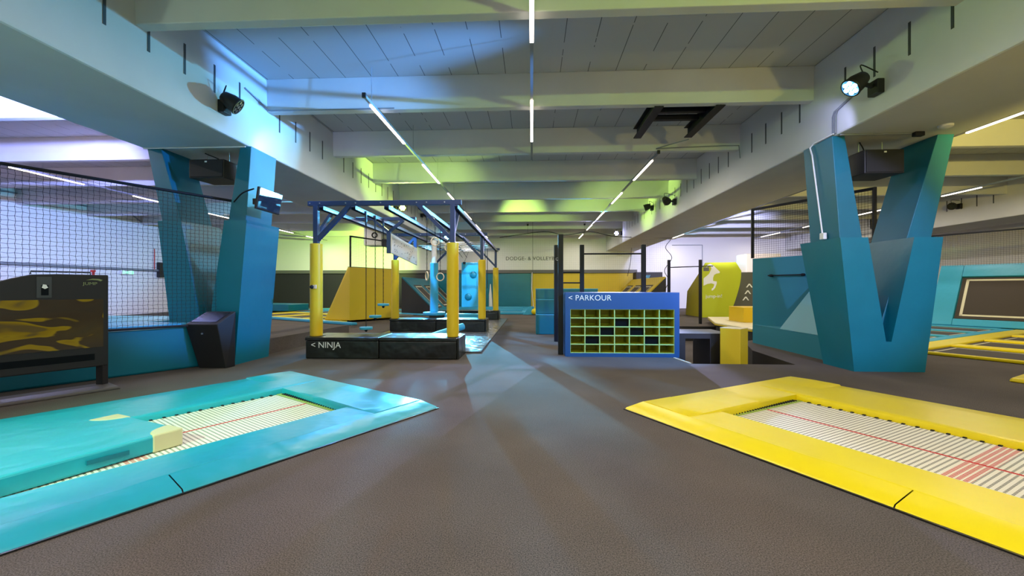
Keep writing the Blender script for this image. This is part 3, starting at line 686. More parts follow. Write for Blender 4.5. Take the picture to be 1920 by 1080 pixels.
# ------------------------------------------------------------------ ninja rig
RX = (-4.09, -1.475); RY = (7.6, 12.1, 16.75)
t = thing('ninja_rig', 'blue-black steel ninja obstacle rig on padded yellow posts', 'obstacle rig', (-2.78, 12, 0))
NINJA = t
for y in RY:
    for x in RX:
        po = mesh('post', MB().obox((x, y, .4), (x, y, 2.87), .09, .09), 'steel_blue', t, bev=.006)
        mesh('post_padding', MB().tube([(x, y, .402), (x, y, 2.15)], .113, 28), 'yellow_pad', po, smooth=True, bev=.008, label='round yellow foam post padding')
        s_ = 1 if x < -2.8 else -1
        mesh('brace', MB().obox((x+.02*s_, y, 2.22), (x+.66*s_, y, 2.88), .07, .085, (0, 1, 0)), 'steel_blue', t)
        if y < 16: mesh('brace', MB().obox((x, y+.02, 2.30), (x, y+.62, 2.86), .06, .06, (1, 0, 0)), 'steel_blue', t)
        mesh('foot_plate', MB().box(x-.125, x+.125, y-.125, y+.125, .3985, .404), 'black_metal', po)
    mesh('cross_beam', MB().box(-4.24, -1.31, y-.045, y+.045, 2.865, 2.955), 'steel_blue', t, bev=.006)
    bo = MB()
    for x in (-4.19, -4.0, -3.5, -3.31, -2.83, -2.15, -1.96, -1.62): bo.tube([(x, y-.045, 2.91), (x, y-.056, 2.91)], .012, 8)
    mesh('bolts', bo, 'steel', t, kind='stuff')
for x in (-3.98, -3.36, -2.72, -2.08, -1.42):
    mesh('rail', MB().box(x-.045, x+.045, 7.56, 16.8, 2.835, 2.863).box(x-.045, x-.037, 7.56, 16.8, 2.79, 2.835).box(x+.037, x+.045, 7.56, 16.8, 2.79, 2.835), 'steel_blue', t, label='long perforated steel rail')
    ho = MB(); y = 7.68
    while y < 12.0: ho.box(x-.0462, x-.0452, y-.012, y+.012, 2.802, 2.826); ho.box(x+.0452, x+.0462, y-.012, y+.012, 2.802, 2.826); y += .05
    mesh('rail_holes', ho, 'steel', t, kind='stuff', label='row of small bright perforations')
for y in (9.3, 10.0):
    mesh('cross_beam', MB().box(-4.06, -2.66, y-.04, y+.04, 2.866, 2.94), 'steel_blue', t, bev=.005) if y == 9.3 else None
for y in (12.9, 13.4, 13.9, 14.4, 14.9, 15.4, 15.9):
    mesh('rung', MB().tube([(-3.98, y, 2.76), (-1.42, y, 2.76)], .016, 8), 'steel', t, smooth=True, label='thin steel monkey bar')

kn = mesh('grip_knob', MB().ball((-4.10, 7.455, 1.33), .036), 'black_metal', t, smooth=True, label='black ball knob on the nearest left post')
mesh('knob_block', MB().box(-4.085, -4.03, 7.46, 7.50, 1.30, 1.37), 'ring', kn)
# peg board hanging from Y-shaped steel
t = thing('perforated_board', 'pale perforated climbing board hung under the ninja rig', 'climbing board', (-3.36, 10.6, 2.0))
b0, b1 = V(-3.26, 9.3, 0), V(-3.42, 12.0, 0); nb = V(1, .06, 0).normalized()
pbd = mesh('board', MB().extr([b0+V(0, 0, 2.12), b1+V(0, 0, 1.99), b1+V(0, 0, 2.49), b0+V(0, 0, 2.57)], nb*.03), 'pegboard', t, bev=.004)
ho = MB()
for i in range(34):
    s_ = random.uniform(.05, .95); zz = random.uniform(.1, .9); p = b0.lerp(b1, s_)+V(0, 0, (2.12-.13*s_)+(.45+.05*s_)*zz)+nb*.03
    ho.tube([p, p+nb*.003], .014, 8)
mesh('peg_holes', ho, 'charcoal', pbd, kind='stuff')
for p, zb_, zt_ in ((b0, 2.11, 2.62), (b1, 2.3, 2.86)):
    mesh('hanger', MB().obox(p+V(-.03, 0, zb_), p+V(-.03, 0, zt_), .09, .06), 'steel_blue', t)
for s_ in (-1, 1): mesh('hanger_arm', MB().obox(b0+V(-.03, 0, 2.60), b0+V(-.03+.34*s_, 0, 2.87), .06, .07, (0, 1, 0)), 'steel_blue', t)

def chain(p0, p1, link=.045, r=.0045):
    p0, p1 = Vector(p0), Vector(p1); n = max(2, int((p1-p0).length/link)); mb = MB(); d = (p1-p0)/n
    for i in range(n):
        a, b = p0+d*i, p0+d*(i+1); o = V(.007, 0, 0) if i % 2 else V(0, .007, 0)
        mb.tube([a+o, b+o], r, 4); mb.tube([a-o, b-o], r, 4)
    return mb
steps = [(-3.30, 8.02, .51), (-3.30, 8.5, .71), (-3.30, 8.97, .94)]
lab = ('lowest light blue disc step hanging on a long chain in the ninja rig', 'middle-height light blue disc step hanging on a chain in the ninja rig', 'highest light blue disc step hanging on a chain in the ninja rig')
for (x, y, z), l_ in zip(steps, lab):
    t = thing('disc_step', l_, 'hanging step', (x, y, z), group='disc steps hanging in the ninja rig')
    dc = mesh('disc', MB().tube([(x, y, z-.025), (x, y, z+.025)], .125, 28), 'sky', t, smooth=True, bev=.008)
    mesh('chain', chain((x, y, z+.03), (x, y, 2.56)), 'black_metal', t)
    mesh('knob', MB().ball((x, y, z-.045), .03), 'black_metal', dc, smooth=True)
    mesh('shackle', MB().obox((x, y, 2.56), (x, y, 2.84), .03, .03), 'steel_blue', t)
rings = [(-2.12, 8.2, 1.55, .8), (-2.12, 8.9, 2.33, 0), (-2.14, 9.5, 1.57, .1), (-2.14, 10.4, 2.35, .2)]
lab = ('pale wooden ring turned nearly edge-on, left of the blue hanging cylinder', 'pale wooden ring hanging high, left of the bright blue lamp', 'pale wooden ring seen full face, right of the blue hanging cylinder', 'pale wooden ring hanging high, just left of the bright blue lamp glow')
for (x, y, z, r_), l_ in zip(rings, lab):
    t = thing('gym_ring', l_, 'gym ring', (x, y, z), group='wooden rings hanging in the ninja rig')
    mesh('ring', MB().torus((x, y, z), .088, .013, (math.sin(r_*1.3), math.cos(r_*1.3), 0), 28, 10), 'ring', t, smooth=True)
    mesh('chain', chain((x, y, z+.1), (x, y, 2.70)), 'black_metal', t)
    mesh('shackle', MB().obox((x, y, 2.68), (x, y, 2.84), .025, .025), 'steel_blue', t)
t = thing('hanging_cylinder', 'blue padded cylinder with a disc foot hanging in the middle of the ninja rig', 'climbing cylinder', (-3.1, 12.9, .46))
mesh('pad', MB().tube([(-3.1, 12.9, .56), (-3.1, 12.9, 2.11)], .128, 28), 'sky', t, smooth=True, bev=.01)
mesh('foot_disc', MB().tube([(-3.1, 12.9, .455), (-3.1, 12.9, .555)], .35, 36), 'sky', t, smooth=True, bev=.02)
mesh('pole', MB().tube([(-3.1, 12.9, 2.1), (-3.1, 12.9, 2.83)], .085, 20), 'whitep', t, smooth=True, label='pale bare pole above the padding')
t = thing('climbing_board', 'bright cyan panel with round grip holes hung at the far end of the ninja rig', 'climbing panel', (-2.45, 16.1, .55))
mesh('board', MB().box(-2.77, -1.95, 16.06, 16.12, .56, 2.33), 'sky', t, bev=.015)
for x, z in ((-2.30, 1.84), (-2.50, .97)): mesh('grip_ball', MB().ball((x, 16.05, z), .14, (1, .35, 1), 20), 'teal', t, smooth=True, label='dark blue domed grip')
for x in (-2.66, -2.06): mesh('bracket', MB().box(x-.05, x+.05, 16.04, 16.14, 2.26, 2.35), 'charcoal', t)
for x in (-2.66, -2.06): mesh('chain', chain((x, 16.1, 2.35), (x+.14, 16.3, 2.79)), 'black_metal', t)
for i, x in enumerate((-2.45, -2.3, -2.15)):
    mesh('slack_chain', chain((x-.28, 13.4, 2.75), (x-.0, 13.55, 2.32)), 'black_metal', label='short slanting chain under the ninja rig monkey bars, one of three', cat='chain', group='three short chains under the monkey bars')
for i, (x, y) in enumerate(((-1.62, 14.2), (-1.62, 14.9))):
    conduit([(x, y, 2.78), (x, y, 1.0+.3*i)], .012, ('dark climbing rope behind the second right yellow post, the nearer one', 'dark climbing rope behind the second right yellow post, the farther one')[i], 'net', 'climbing_rope', 'rope')
t = thing('balance_log', 'light blue round balance log slanting behind the nearest right yellow post', 'balance log', (-2, 9.4, .2))
mesh('log', MB().tube([(-2.5, 8.9, .14), (-1.63, 9.7, .40)], .08, 24), 'sky', t, smooth=True, bev=.01)
for p in ((-2.36, 9.03, .036), (-1.75, 9.6, .036)): mesh('support', MB().obox(p, (p[0], p[1], .12 if p[1] < 9.3 else .30), .06, .06), 'black_metal', t)
t = thing('balance_beam', 'light blue balance beam lying across the middle of the second black platform', 'balance beam', (-2.1, 13.6, 0))
mesh('beam', MB().box(-2.9, -1.7, 13.5, 13.75, .30, .46), 'sky', t, bev=.02)
for x in (-2.8, -1.8): mesh('support', MB().box(x-.05, x+.05, 13.55, 13.7, 0.045, .30), 'black_metal', t)

# black crash mat platforms
def platform(y0, y1, label, seam=-2.81):
    t = thing('mat_platform', label, 'mat platform', (-2.78, (y0+y1)/2, 0)); zb = .003 if y0 < 8 else .037
    for x0, x1 in ((-4.19, seam-.006), (seam+.006, -1.37)):
        mesh('mat', MB().box(x0, x1, y0, y1, zb, .335), 'black_vinyl', t, bev=.02, seg=3)
        mesh('top_mat', MB().box(x0-.005, x1+.005, y0-.012, y1+.012, .337, .398), 'black_vinyl', t, bev=.012)
    mesh('side_flap', MB().box(-1.365, -1.33, y0+.03, y1, zb, .39), 'black_vinyl', t, bev=.006)
    return t
t = platform(7.4, 8.18, 'nearest black padded platform, with white NINJA lettering on its front')
text('letters', '< NINJA', .158, (-4.08, 7.385, .205), (1, 0, 0), (0, 0, 1), 'letter', t, .002, 1.0, 1.0)
platform(11.9, 12.65, 'second black padded platform under the ninja rig, carrying the middle pair of yellow posts')
platform(16.55, 17.3, 'farthest black padded platform under the ninja rig')
t = mesh('landing_mat', MB().box(-4.3, -1.02, 8.2, 17.4, .002, .035), 'tarp', label='long glossy black landing mat on the carpet beneath the ninja rig', cat='mat', bev=.006)

# ------------------------------------------------------------------ trampoline fields
def bed(t, q, u0, u1, v0, v1, z=.0):
    """q(u,v,z) maps to world"""
    bd = mesh('bed', MB().hexa([q(u0, v0, z), q(u1, v0, z), q(u1, v1, z), q(u0, v1, z)], [q(u0, v0, z+.01), q(u1, v0, z+.01), q(u1, v1, z+.01), q(u0, v1, z+.01)]), 'bed_dark', t, label='dark trampoline bed')
    e = .03; l = MB()
    for a, b, c, d in ((u0+.12, u1-.12, v0+.12, v0+.12+e), (u0+.12, u1-.12, v1-.12-e, v1-.12), (u0+.12, u0+.12+e, v0+.12, v1-.12), (u1-.12-e, u1-.12, v0+.12, v1-.12)):
        l.hexa([q(a, c, z+.011), q(b, c, z+.011), q(b, d, z+.011), q(a, d, z+.011)], [q(a, c, z+.014), q(b, c, z+.014), q(b, d, z+.014), q(a, d, z+.014)])
    mesh('bed_edge_line', l, 'cream', bd, label='cream stitched edge line')
def pad(t, q, u0, u1, v0, v1, m_, z=.005, h=.06):
    mesh('pad', MB().hexa([q(u0, v0, z), q(u1, v0, z), q(u1, v1, z), q(u0, v1, z)], [q(u0, v0, z+h), q(u1, v0, z+h), q(u1, v1, z+h), q(u0, v1, z+h)]), m_, t, bev=.02)
# right field (rotated 30 degrees)
u_, v_ = V(.5, -.866, 0), V(.866, .5, 0); O_ = V(7.8, 8.45, 0)
def qr(u, v, z=0.): p = O_+u_*u+v_*v; return V(p.x, p.y, z)
t = thing('trampoline_court', 'field of dark trampolines framed by yellow pads at the far right', 'trampoline', tuple(qr(2, 4)))
pad(t, qr, -.62, 4.6, -.02, .10, 'yellow', h=.055)
for k in range(4):
    v0 = .12+2.02*k
    bed(t, qr, -.17, 2.1, v0, v0+1.55, .012); bed(t, qr, 2.5, 4.6, v0, v0+1.55, .012)
    pad(t, qr, -.17, 4.6, v0+1.56, v0+1.98, 'yellow')
    pad(t, qr, 2.12, 2.48, v0, v0+1.54, 'yellow')
pad(t, qr, -.62, -.18, .12, 8.2, 'yellow')
t = thing('trampoline_court', 'dark trampolines framed by sky blue pads, behind the yellow field at the far right', 'trampoline', tuple(qr(-2.5, 5)))
pad(t, qr, -.9, -.64, 1.0, 8.2, 'sky')
for k in range(3):
    v0 = 2.3+2.02*k
    bed(t, qr, -3.2, -.92, v0, v0+1.7, .012); pad(t, qr, -3.6, -.92, v0+1.72, v0+2.0, 'sky')
# tilted wall trampoline
t = thing('wall_trampoline', 'tilted dark trampoline in a sky blue padded frame at the far right', 'wall trampoline', tuple(qr(-1, 8.6)))
def qw(u, w, off=0.):     # w: 0..1 up the slope
    p = qr(u, 8.35+1.15*w); return V(p.x, p.y, .05+2.03*w)+(-v_*.87+V(0, 0, .49))*off
fr = MB()
fr.hexa([qw(-2.6, 0, 0), qw(2.4, 0, 0), qw(2.4, 1, 0), qw(-2.6, 1, 0)], [qr(-2.6, 9.9, .0), qr(2.4, 9.9, .0), qr(2.4, 9.9, 2.05), qr(-2.6, 9.9, 2.05)])
mesh('backing', fr, 'teal', t)
for a in ((-2.6, -2.02, 0, 1), (-.02, .62, 0, 1), (-2.02, -.02, 0, .105), (-2.02, -.02, .80, 1), (.62, 2.4, 0, .105), (.62, 2.4, .80, 1)):
    mesh('pad', MB().hexa([qw(a[0]+.002, a[2], .005), qw(a[1]-.002, a[2], .005), qw(a[1]-.002, a[3], .005), qw(a[0]+.002, a[3], .005)], [qw(a[0]+.002, a[2], .08), qw(a[1]-.002, a[2], .08), qw(a[1]-.002, a[3], .08), qw(a[0]+.002, a[3], .08)]), 'sky', t, bev=.02)
bd = mesh('bed', MB().hexa([qw(-2.0, .12, .01), qw(-.04, .12, .01), qw(-.04, .79, .01), qw(-2.0, .79, .01)], [qw(-2.0, .12, .03), qw(-.04, .12, .03), qw(-.04, .79, .03), qw(-2.0, .79, .03)]), 'bed_dark', t, label='dark trampoline bed')
l = MB()
for a in ((-1.9, -.14, .16, .185), (-1.9, -.14, .735, .76), (-1.9, -1.83, .16, .76), (-.21, -.14, .16, .76)):
    l.hexa([qw(a[0], a[2], .031), qw(a[1], a[2], .031), qw(a[1], a[3], .031), qw(a[0], a[3], .031)], [qw(a[0], a[2], .036), qw(a[1], a[2], .036), qw(a[1], a[3], .036), qw(a[0], a[3], .036)])
mesh('bed_edge_line', l, 'cream', bd, label='cream edge line')
mesh('yellow_pad_corner', MB().hexa([(6.64, 6.04, .002), (7.6, 6.6, .002), (8.0, 5.6, .002), (6.9, 5.55, .002)], [(6.66, 6.03, .06), (7.6, 6.58, .06), (8.0, 5.62, .06), (6.92, 5.57, .06)]), 'yellow', bev=.02, label='corner of a yellow floor pad cut off by the right edge of the picture', cat='pad')

# left back field
u2, v2 = V(-.5, -.866, 0), V(.866, -.5, 0); O2 = V(-9.84, 16.4, 0)
def ql(u, v, z=0.): p = O2+u2*u+v2*v; return V(p.x, p.y, z)
t = thing('trampoline_court', 'field of trampolines framed by yellow and sky blue pads behind the left column', 'trampoline', tuple(ql(-3, 0)))
pad(t, ql, .0, .25, -2.6, 4.2, 'sky', h=.09)
pad(t, ql, -.45, -.02, -7, 3.0, 'yellow'); pad(t, ql, -2.9, -2.5, -7, 3.0, 'yellow'); pad(t, ql, -5.3, -4.9, -7, 3, 'sky'); pad(t, ql, -7.7, -7.3, -7, 3, 'sky')
for k, v0 in enumerate((-7, -4.7, -2.4, -.1)):
    for j, (ua, ub) in enumerate(((-2.48, -.47), (-4.88, -2.92), (-7.28, -5.32))):
        bed(t, ql, ua, ub, v0+.42, v0+2.28, .012); pad(t, ql, ua, ub, v0, v0+.4, 'yellow' if j == 0 else 'sky')
mesh('foam_block', MB().hexa([(-17.5, 21.6, .1), (-12.8, 21.0, .1), (-12.6, 22.6, .1), (-17.3, 23.2, .1)], [(-17.5, 21.6, .5), (-12.8, 21.0, .46), (-12.6, 22.6, .46), (-17.3, 23.2, .5)]), 'teal', bev=.03, label='flat blue foam block by the black wall padding, behind the left column', cat='foam block')
# yellow ramp block
t = thing('yellow_block', 'tall yellow sloping foam block behind the left of the ninja rig', 'foam block', (-6.8, 16.5, 0))
bl = MB(); zb_ = .075; bot = [(-6.93, 15.3), (-5.72, 17.3), (-7.6, 18.4), (-8.15, 15.75)]; top = [(-6.95, 15.32), (-5.95, 17.2), (-6.1, 17.3), (-7.08, 15.45)]
mesh('block', bl.hexa([(x, y, zb_) for x, y in bot], [(x, y, 2.12) for x, y in top]), 'yellow_dull', t, bev=.02)
mesh('cap', MB().hexa([(x, y, 2.122) for x, y in top], [(x, y, 2.14) for x, y in top]), 'grey_cap', t)
# tilted bank of trampolines left of the dodgeball court
def bank(sg, mtop, label):
    t = thing('trampoline_bank', label, 'trampoline bank', (sg*5.8, 23, 0))
    s_ = sg
    mesh('body', MB().extr([(s_*6.6, 20.5, 0), (s_*6.6, 20.5, 1.85), (s_*4.75, 20.5, 0.0)], (0, 6.6, 0)), 'black_pad', t)
    def q(v, w, off=0.): return V(s_*(4.75+1.85*w), 20.5+v, 1.85*w)+V(-s_*.7, 0, .7)*off
    mesh('slope_pad', MB().hexa([q(0, 0, .002), q(6.6, 0, .002), q(6.6, 1, .002), q(0, 1, .002)], [q(0, 0, .06), q(6.6, 0, .06), q(6.6, 1, .06), q(0, 1, .06)]), mtop, t, bev=.01)
    for k in range(3):
        v0 = .5+2.05*k
        bd = mesh('bed', MB().hexa([q(v0, .12, .061), q(v0+1.45, .12, .061), q(v0+1.45, .78, .061), q(v0, .78, .061)], [q(v0, .12, .066), q(v0+1.45, .12, .066), q(v0+1.45, .78, .066), q(v0, .78, .066)]), 'bed_dark', t, label='dark trampoline bed')
        l = MB()
        for a in ((.1, 1.35, .16, .18), (.1, 1.35, .72, .74), (.1, .16, .16, .74), (1.29, 1.35, .16, .74)):
            l.hexa([q(v0+a[0], a[2], .067), q(v0+a[1], a[2], .067), q(v0+a[1], a[3], .067), q(v0+a[0], a[3], .067)], [q(v0+a[0], a[2], .071), q(v0+a[1], a[2], .071), q(v0+a[1], a[3], .071), q(v0+a[0], a[3], .071)])
        mesh('bed_edge_line', l, 'cream', bd)
bank(-1, 'teal', 'sloping blue bank with dark trampolines beside the back court, left'); bank(1, 'yellow_dull', 'sloping yellow bank with dark trampolines beside the back court, right')
# back court
def qc(u, v, z=0.): return V(u, v, z)
t = thing('trampoline_court', 'back trampoline court with sky blue pads in front of the blue wall padding', 'trampoline', (-2.3, 23.6, 0))
for k in range(4): pad(t, qc, -4.7, -.05, 20.4+2.0*k, 20.75+2.0*k, 'sky', h=.12)
for k in range(3):
    for x in (-4.68, -2.4): bed(t, qc, x+.3, x+2.2, 20.8+2*k, 22.35+2*k, .03)
pad(t, qc, -.5, -.06, 20.8, 26.9, 'sky', h=.12)
t = thing('trampoline_court', 'back trampoline court with yellow pads in front of the yellow wall padding', 'trampoline', (2.3, 23.6, 0))
for k in range(4): pad(t, qc, .0, 4.7, 20.4+2.0*k, 20.75+2.0*k, 'yellow_pad', h=.12)
for k in range(3):
    for x in (.2, 2.45): bed(t, qc, x+.3, x+2.1, 20.8+2*k, 22.35+2*k, .03)
t = thing('padded_post', 'small blue and yellow padded corner post with a white rope, at the back court', 'padded post', (.05, 20.3, 0))
mesh('pad', MB().hexa([(-.45, 20.2, .0), (.2, 20.2, .0), (.2, 20.35, .0), (-.45, 20.35, .0)], [(-.1, 20.2, .42), (.1, 20.2, .42), (.1, 20.35, .42), (-.1, 20.35, .42)]), 'sky', t, bev=.02)
mesh('yellow_roll', MB().ball((.13, 20.12, .17), .15), 'yellow', t, smooth=True, label='yellow rolled pad')
mesh('rope', MB().tube([(.08, 20.25, .4), (.0, 20.3, 1.3), (.02, 20.3, 2.1)], .02, 8), 'whitep', t, smooth=True)
mesh('rolled_net', MB().tube([(-2.7, 26.9, .1), (-2.72, 26.9, .9), (-2.72, 26.9, 1.6)], .1, 8, radii=[.13, .10, .02]), 'whitep', smooth=True, label='gathered white net standing against the blue back wall padding', cat='net')

# ------------------------------------------------------------------ parkour area
t = thing('parkour_cabinet', 'blue parkour wall with yellow-green cubby holes and white PARKOUR lettering', 'parkour wall', (1.7, 8.1, 0))
x0, x1, y0, y1, zt = .64, 2.78, 7.86, 8.38, 1.225
gx0, gx1, gz0, gz1 = .735, 2.69, .07, .905
fr = MB(); fr.box(x0, x1, y0, y1, gz1, zt); fr.box(x0, x1, y0, y1, .0, gz0); fr.box(x0, gx0, y0, y1, gz0, gz1); fr.box(gx1, x1, y0, y1, gz0, gz1); fr.box(gx0, gx1, y1-.02, y1, gz0, gz1)
mesh('body', fr, 'blue_box', t)
dv = MB(); nc, nr = 7, 5; cw, ch = (gx1-gx0)/nc, (gz1-gz0)/nr
cub = MB(); blk = MB()
for i in range(nc+1):
    x = gx0+cw*i; w = .009
    dv.box(max(gx0, x-w), min(gx1, x+w), y0+.012, y0+.03, gz0, gz1); cub.box(max(gx0, x-w*.9), min(gx1, x+w*.9), y0+.03, y1-.06, gz0, gz1)
for j in range(nr+1):
    z = gz0+ch*j; w = .009
    dv.box(gx0, gx1, y0+.010, y0+.028, max(gz0, z-w), min(gz1, z+w)); cub.box(gx0, gx1, y0+.03, y1-.062, max(gz0, z-w*.9), min(gz1, z+w*.9))
cub.box(gx0, gx1, y1-.06, y1-.021, gz0, gz1)
mesh('cubby_walls', cub, 'cubby', t, label='yellow-green cubby hole sides'); mesh('cubby_front_edges', dv, 'cubby_front', t, label='pale green front edges of the cubby grid')
for c_, r_ in ((3, 1), (2, 2), (4, 2), (1, 3), (5, 3)):
    xa = gx0+cw*c_; za = gz1-ch*(r_+1)
    mesh('black_cubby', MB().box(xa+.01, xa+cw-.01, y0+.04, y0+.3, za+.01, za+ch-.01), 'cubby_black', t, label='blacked-out cubby hole')
text('letters', '< PARKOUR', .146, (.695, y0-.003, 1.075), (1, 0, 0), (0, 0, 1), 'letter', t, .002, 1.04, 1.0)

def sqpost(t, x, y, z1, w=.1, name='post'): return mesh(name, MB().box(x-w/2, x+w/2, y-w/2, y+w/2, 0, z1), 'steel_blue' if t is None else 'black_metal', t, bev=.008)
t = thing('climbing_station', 'black steel climbing frame with ladder rungs and a pull-up bar behind the parkour wall', 'climbing frame', (1.65, 9.6, 0))
for x, y in ((.57, 8.13), (.60, 10.12), (1.23, 10.12), (2.72, 10.12)): sqpost(t, x, y, 2.37)
mesh('pull_up_bar', MB().tube([(1.23, 10.12, 2.15), (2.72, 10.12, 2.15)], .02, 10), 'black_metal', t, smooth=True)
for z in (1.70, 1.44, 1.20, .92, .68, .42): mesh('rung', MB().tube([(.60, 10.12, z), (1.23, 10.12, z)], .018, 10), 'black_metal', t, smooth=True)
mesh('carabiner', MB().torus((.62, 10.05, 2.02), .03, .006, (0, 1, 0), 12, 5), 'steel', t)
t = thing('pull_up_bar', 'dark pull-up bar on two posts at the back right, beside the white wall', 'pull-up bar', (5.6, 15.4, 0))
for x, y in ((5.08, 15.45), (6.2, 15.4)): mesh('post', MB().box(x-.045, x+.045, y-.045, y+.045, 0, 2.36), 'black_metal', t, bev=.006)
mesh('bar', MB().tube([(5.08, 15.45, 2.08), (6.65, 15.38, 2.13)], .018, 8), 'black_metal', t, smooth=True)
mesh('label_plate', MB().box(6.30, 6.50, 15.36, 15.37, 1.94, 2.08), 'grey_cap', t, label='small grey sign plate')

zs = [(0, .57), (.57, 1.0), (1.0, 1.3)]
lab = ('bottom blue foam block of the stack behind the parkour wall', 'middle blue foam block of the stack behind the parkour wall', 'top blue foam block of the stack behind the parkour wall')
for i, (a, b) in enumerate(zs):
    d = .10*i
    t = thing('foam_block', lab[i], 'foam block', (1.0, 12, a), group='blue foam blocks stacked behind the parkour wall')
    mesh('block', MB().box(.12, 1.9, 11.63+d*1.2, 12.6, a+.002, b-.03), 'teal', t, bev=.015)
    mesh('top_sheet', MB().box(.115, 1.905, 11.625+d*1.2, 12.605, b-.03, b-.002), 'sky', t, bev=.006, label='pale blue top edge')

t = thing('vault_table', 'black box table with an opening below, in the sunken pit', 'vault box', (3.5, 8.9, -.5))
ar = MB(); ar.box(2.80, 4.05, 8.6, 9.5, .27, .37).box(2.80, 3.16, 8.6, 9.5, -.498, .27).box(3.66, 4.05, 8.6, 9.5, -.498, .27)
mesh('body', ar, 'dark_board', t)
mesh('top_sheet', MB().box(2.79, 4.06, 8.59, 9.51, .371, .378), 'grey_cap', t)
t = thing('vault_box', 'tall yellow square vault box standing in the sunken pit', 'vault box', (3.96, 8.15, -.5))
cx, cy, rr = 3.965, 8.24, .265
pts = [(cx+rr*math.cos(a), cy+rr*math.sin(a)) for a in (math.radians(d) for d in (-92, -2, 88, 178))]
mesh('body', MB().prism(pts, -.498, .525), 'yellow_dull', t, bev=.008)
mesh('top_sheet', MB().prism(pts, .5255, .533), 'wood', t, label='pale wooden top')
t = thing('wooden_platform', 'low dark platform with a pale wooden top and yellow rim, behind the yellow vault box', 'platform', (6.6, 13, -.5))
pp = [(5.9, 13.5), (5.98, 11.45), (8.2, 11.9), (7.9, 16.3), (6.82, 16.25)]
mesh('body', MB().prism([(5.93, 13.5), (6.02, 11.5), (7.58, 12.1), (7.58, 14.3), (6.3, 14.3)], -.498, .12), 'dark_board', t)
mesh('top_board', MB().prism(pp, .165, .20), 'wood', t, label='pale plywood top')
mesh('rim', MB().prism(pp, .12, .1649), 'yellow_dull', t, label='yellow rim')
mesh('yellow_cube', MB().box(6.85, 7.9, 13.6, 14.6, .2005, .69), 'yellow_pad', bev=.012, label='yellow cube standing on the wooden platform', cat='foam block')

t = thing('lime_ramp', 'tall lime green curved ramp with a white leaping ibex', 'ramp', (8.4, 19.3, 0))
cur = [(7.66, 0), (8.83, 0), (9.13, .85), (9.32, 1.56), (9.37, 2.09), (9.13, 2.48), (7.80, 2.46), (7.66, 2.2)]
cv = [V(x, 18.8, z) for x, z in cur[:1]]+[V(p.x, 18.8, p.z) for p in catmull([V(x, 0, z) for x, z in cur[1:5]], 5)]+[V(x, 18.8, z) for x, z in cur[5:]]
mesh('front_board', MB().extr(cv, (0, .05, 0)), 'lime', t)
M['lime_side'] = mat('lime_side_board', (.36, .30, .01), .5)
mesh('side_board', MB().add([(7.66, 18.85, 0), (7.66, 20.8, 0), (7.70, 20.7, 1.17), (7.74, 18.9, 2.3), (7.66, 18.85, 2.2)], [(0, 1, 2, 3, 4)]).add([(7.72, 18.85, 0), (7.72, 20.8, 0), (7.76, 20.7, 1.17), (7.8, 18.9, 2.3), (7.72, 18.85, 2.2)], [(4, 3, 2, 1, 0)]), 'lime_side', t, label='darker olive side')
def ib(px, py): return V(7.66+(px-1317)*.0246, 18.795, 1.3-(py-541)*.0246)     # logo outline in board units
body = [(1319.0, 522.4), (1324, 518.5), (1329, 514), (1331.5, 508.5), (1333, 504.5), (1331.5, 500.5), (1328, 500), (1325, 502.5), (1323.2, 502.4), (1326.5, 497.5), (1331, 496), (1335, 498), (1339.5, 502), (1344.5, 507), (1348, 510.3), (1347.6, 512.8), (1342, 513.8), (1337.8, 516.2), (1336, 521.5), (1336, 527), (1342.5, 528.2), (1342.4, 532), (1340, 539), (1337.5, 542.5), (1334.8, 544.6), (1333.2, 544.2), (1333.8, 541), (1336.2, 539.6), (1338.3, 533.2), (1333, 531.5), (1326, 532.6), (1319.0, 535.8)]
poly = [ib(x, y) for x, y in body]; tri = tessellate_polygon([[V(p.x, p.z, 0) for p in poly]])
lg = MB(); n = len(poly); lg.add(poly+[p-V(0, .006, 0) for p in poly], [tuple(x) for x in tri]+[tuple(n+i for i in x[::-1]) for x in tri]+[(i, (i+1) % n, n+(i+1) % n, n+i) for i in range(n)])
mesh('ibex_emblem', lg, 'letter', t, label='white leaping ibex emblem')
text('letters', 'jump-in!', .22, (7.80, 18.79, .88), (1, 0, .04), (0, 0, 1), 'letter', t, .002)
t = thing('chevron_ramp', 'grey ramp wall with three pale chevrons beside the lime ramp', 'ramp', (10, 19.4, 0))
mesh('board', MB().extr([(8.95, 19.2, 0), (12, 19.2, 0), (12, 19.2, 2.08), (9.3, 19.2, 2.04)], (0, .3, 0)), 'grey_board', t)
for (x, z) in ((9.90, 1.52), (9.83, 1.22), (9.74, .93)):
    mesh('chevron', MB().extr([(x-.13, 19.195, z-.17), (x-.07, 19.195, z-.17), (x+.02, 19.195, z-.05), (x+.11, 19.195, z-.17), (x+.17, 19.195, z-.17), (x+.05, 19.195, z), (x-.01, 19.195, z)], (0, -.005, 0)), 'letter', t, label='pale chevron')
mesh('cream_tower', MB().box(10.7, 12.4, 21, 22, .0, 3.04), 'cream_vinyl', bev=.03, label='tall cream padded tower behind the grey chevron ramp', cat='padded tower')

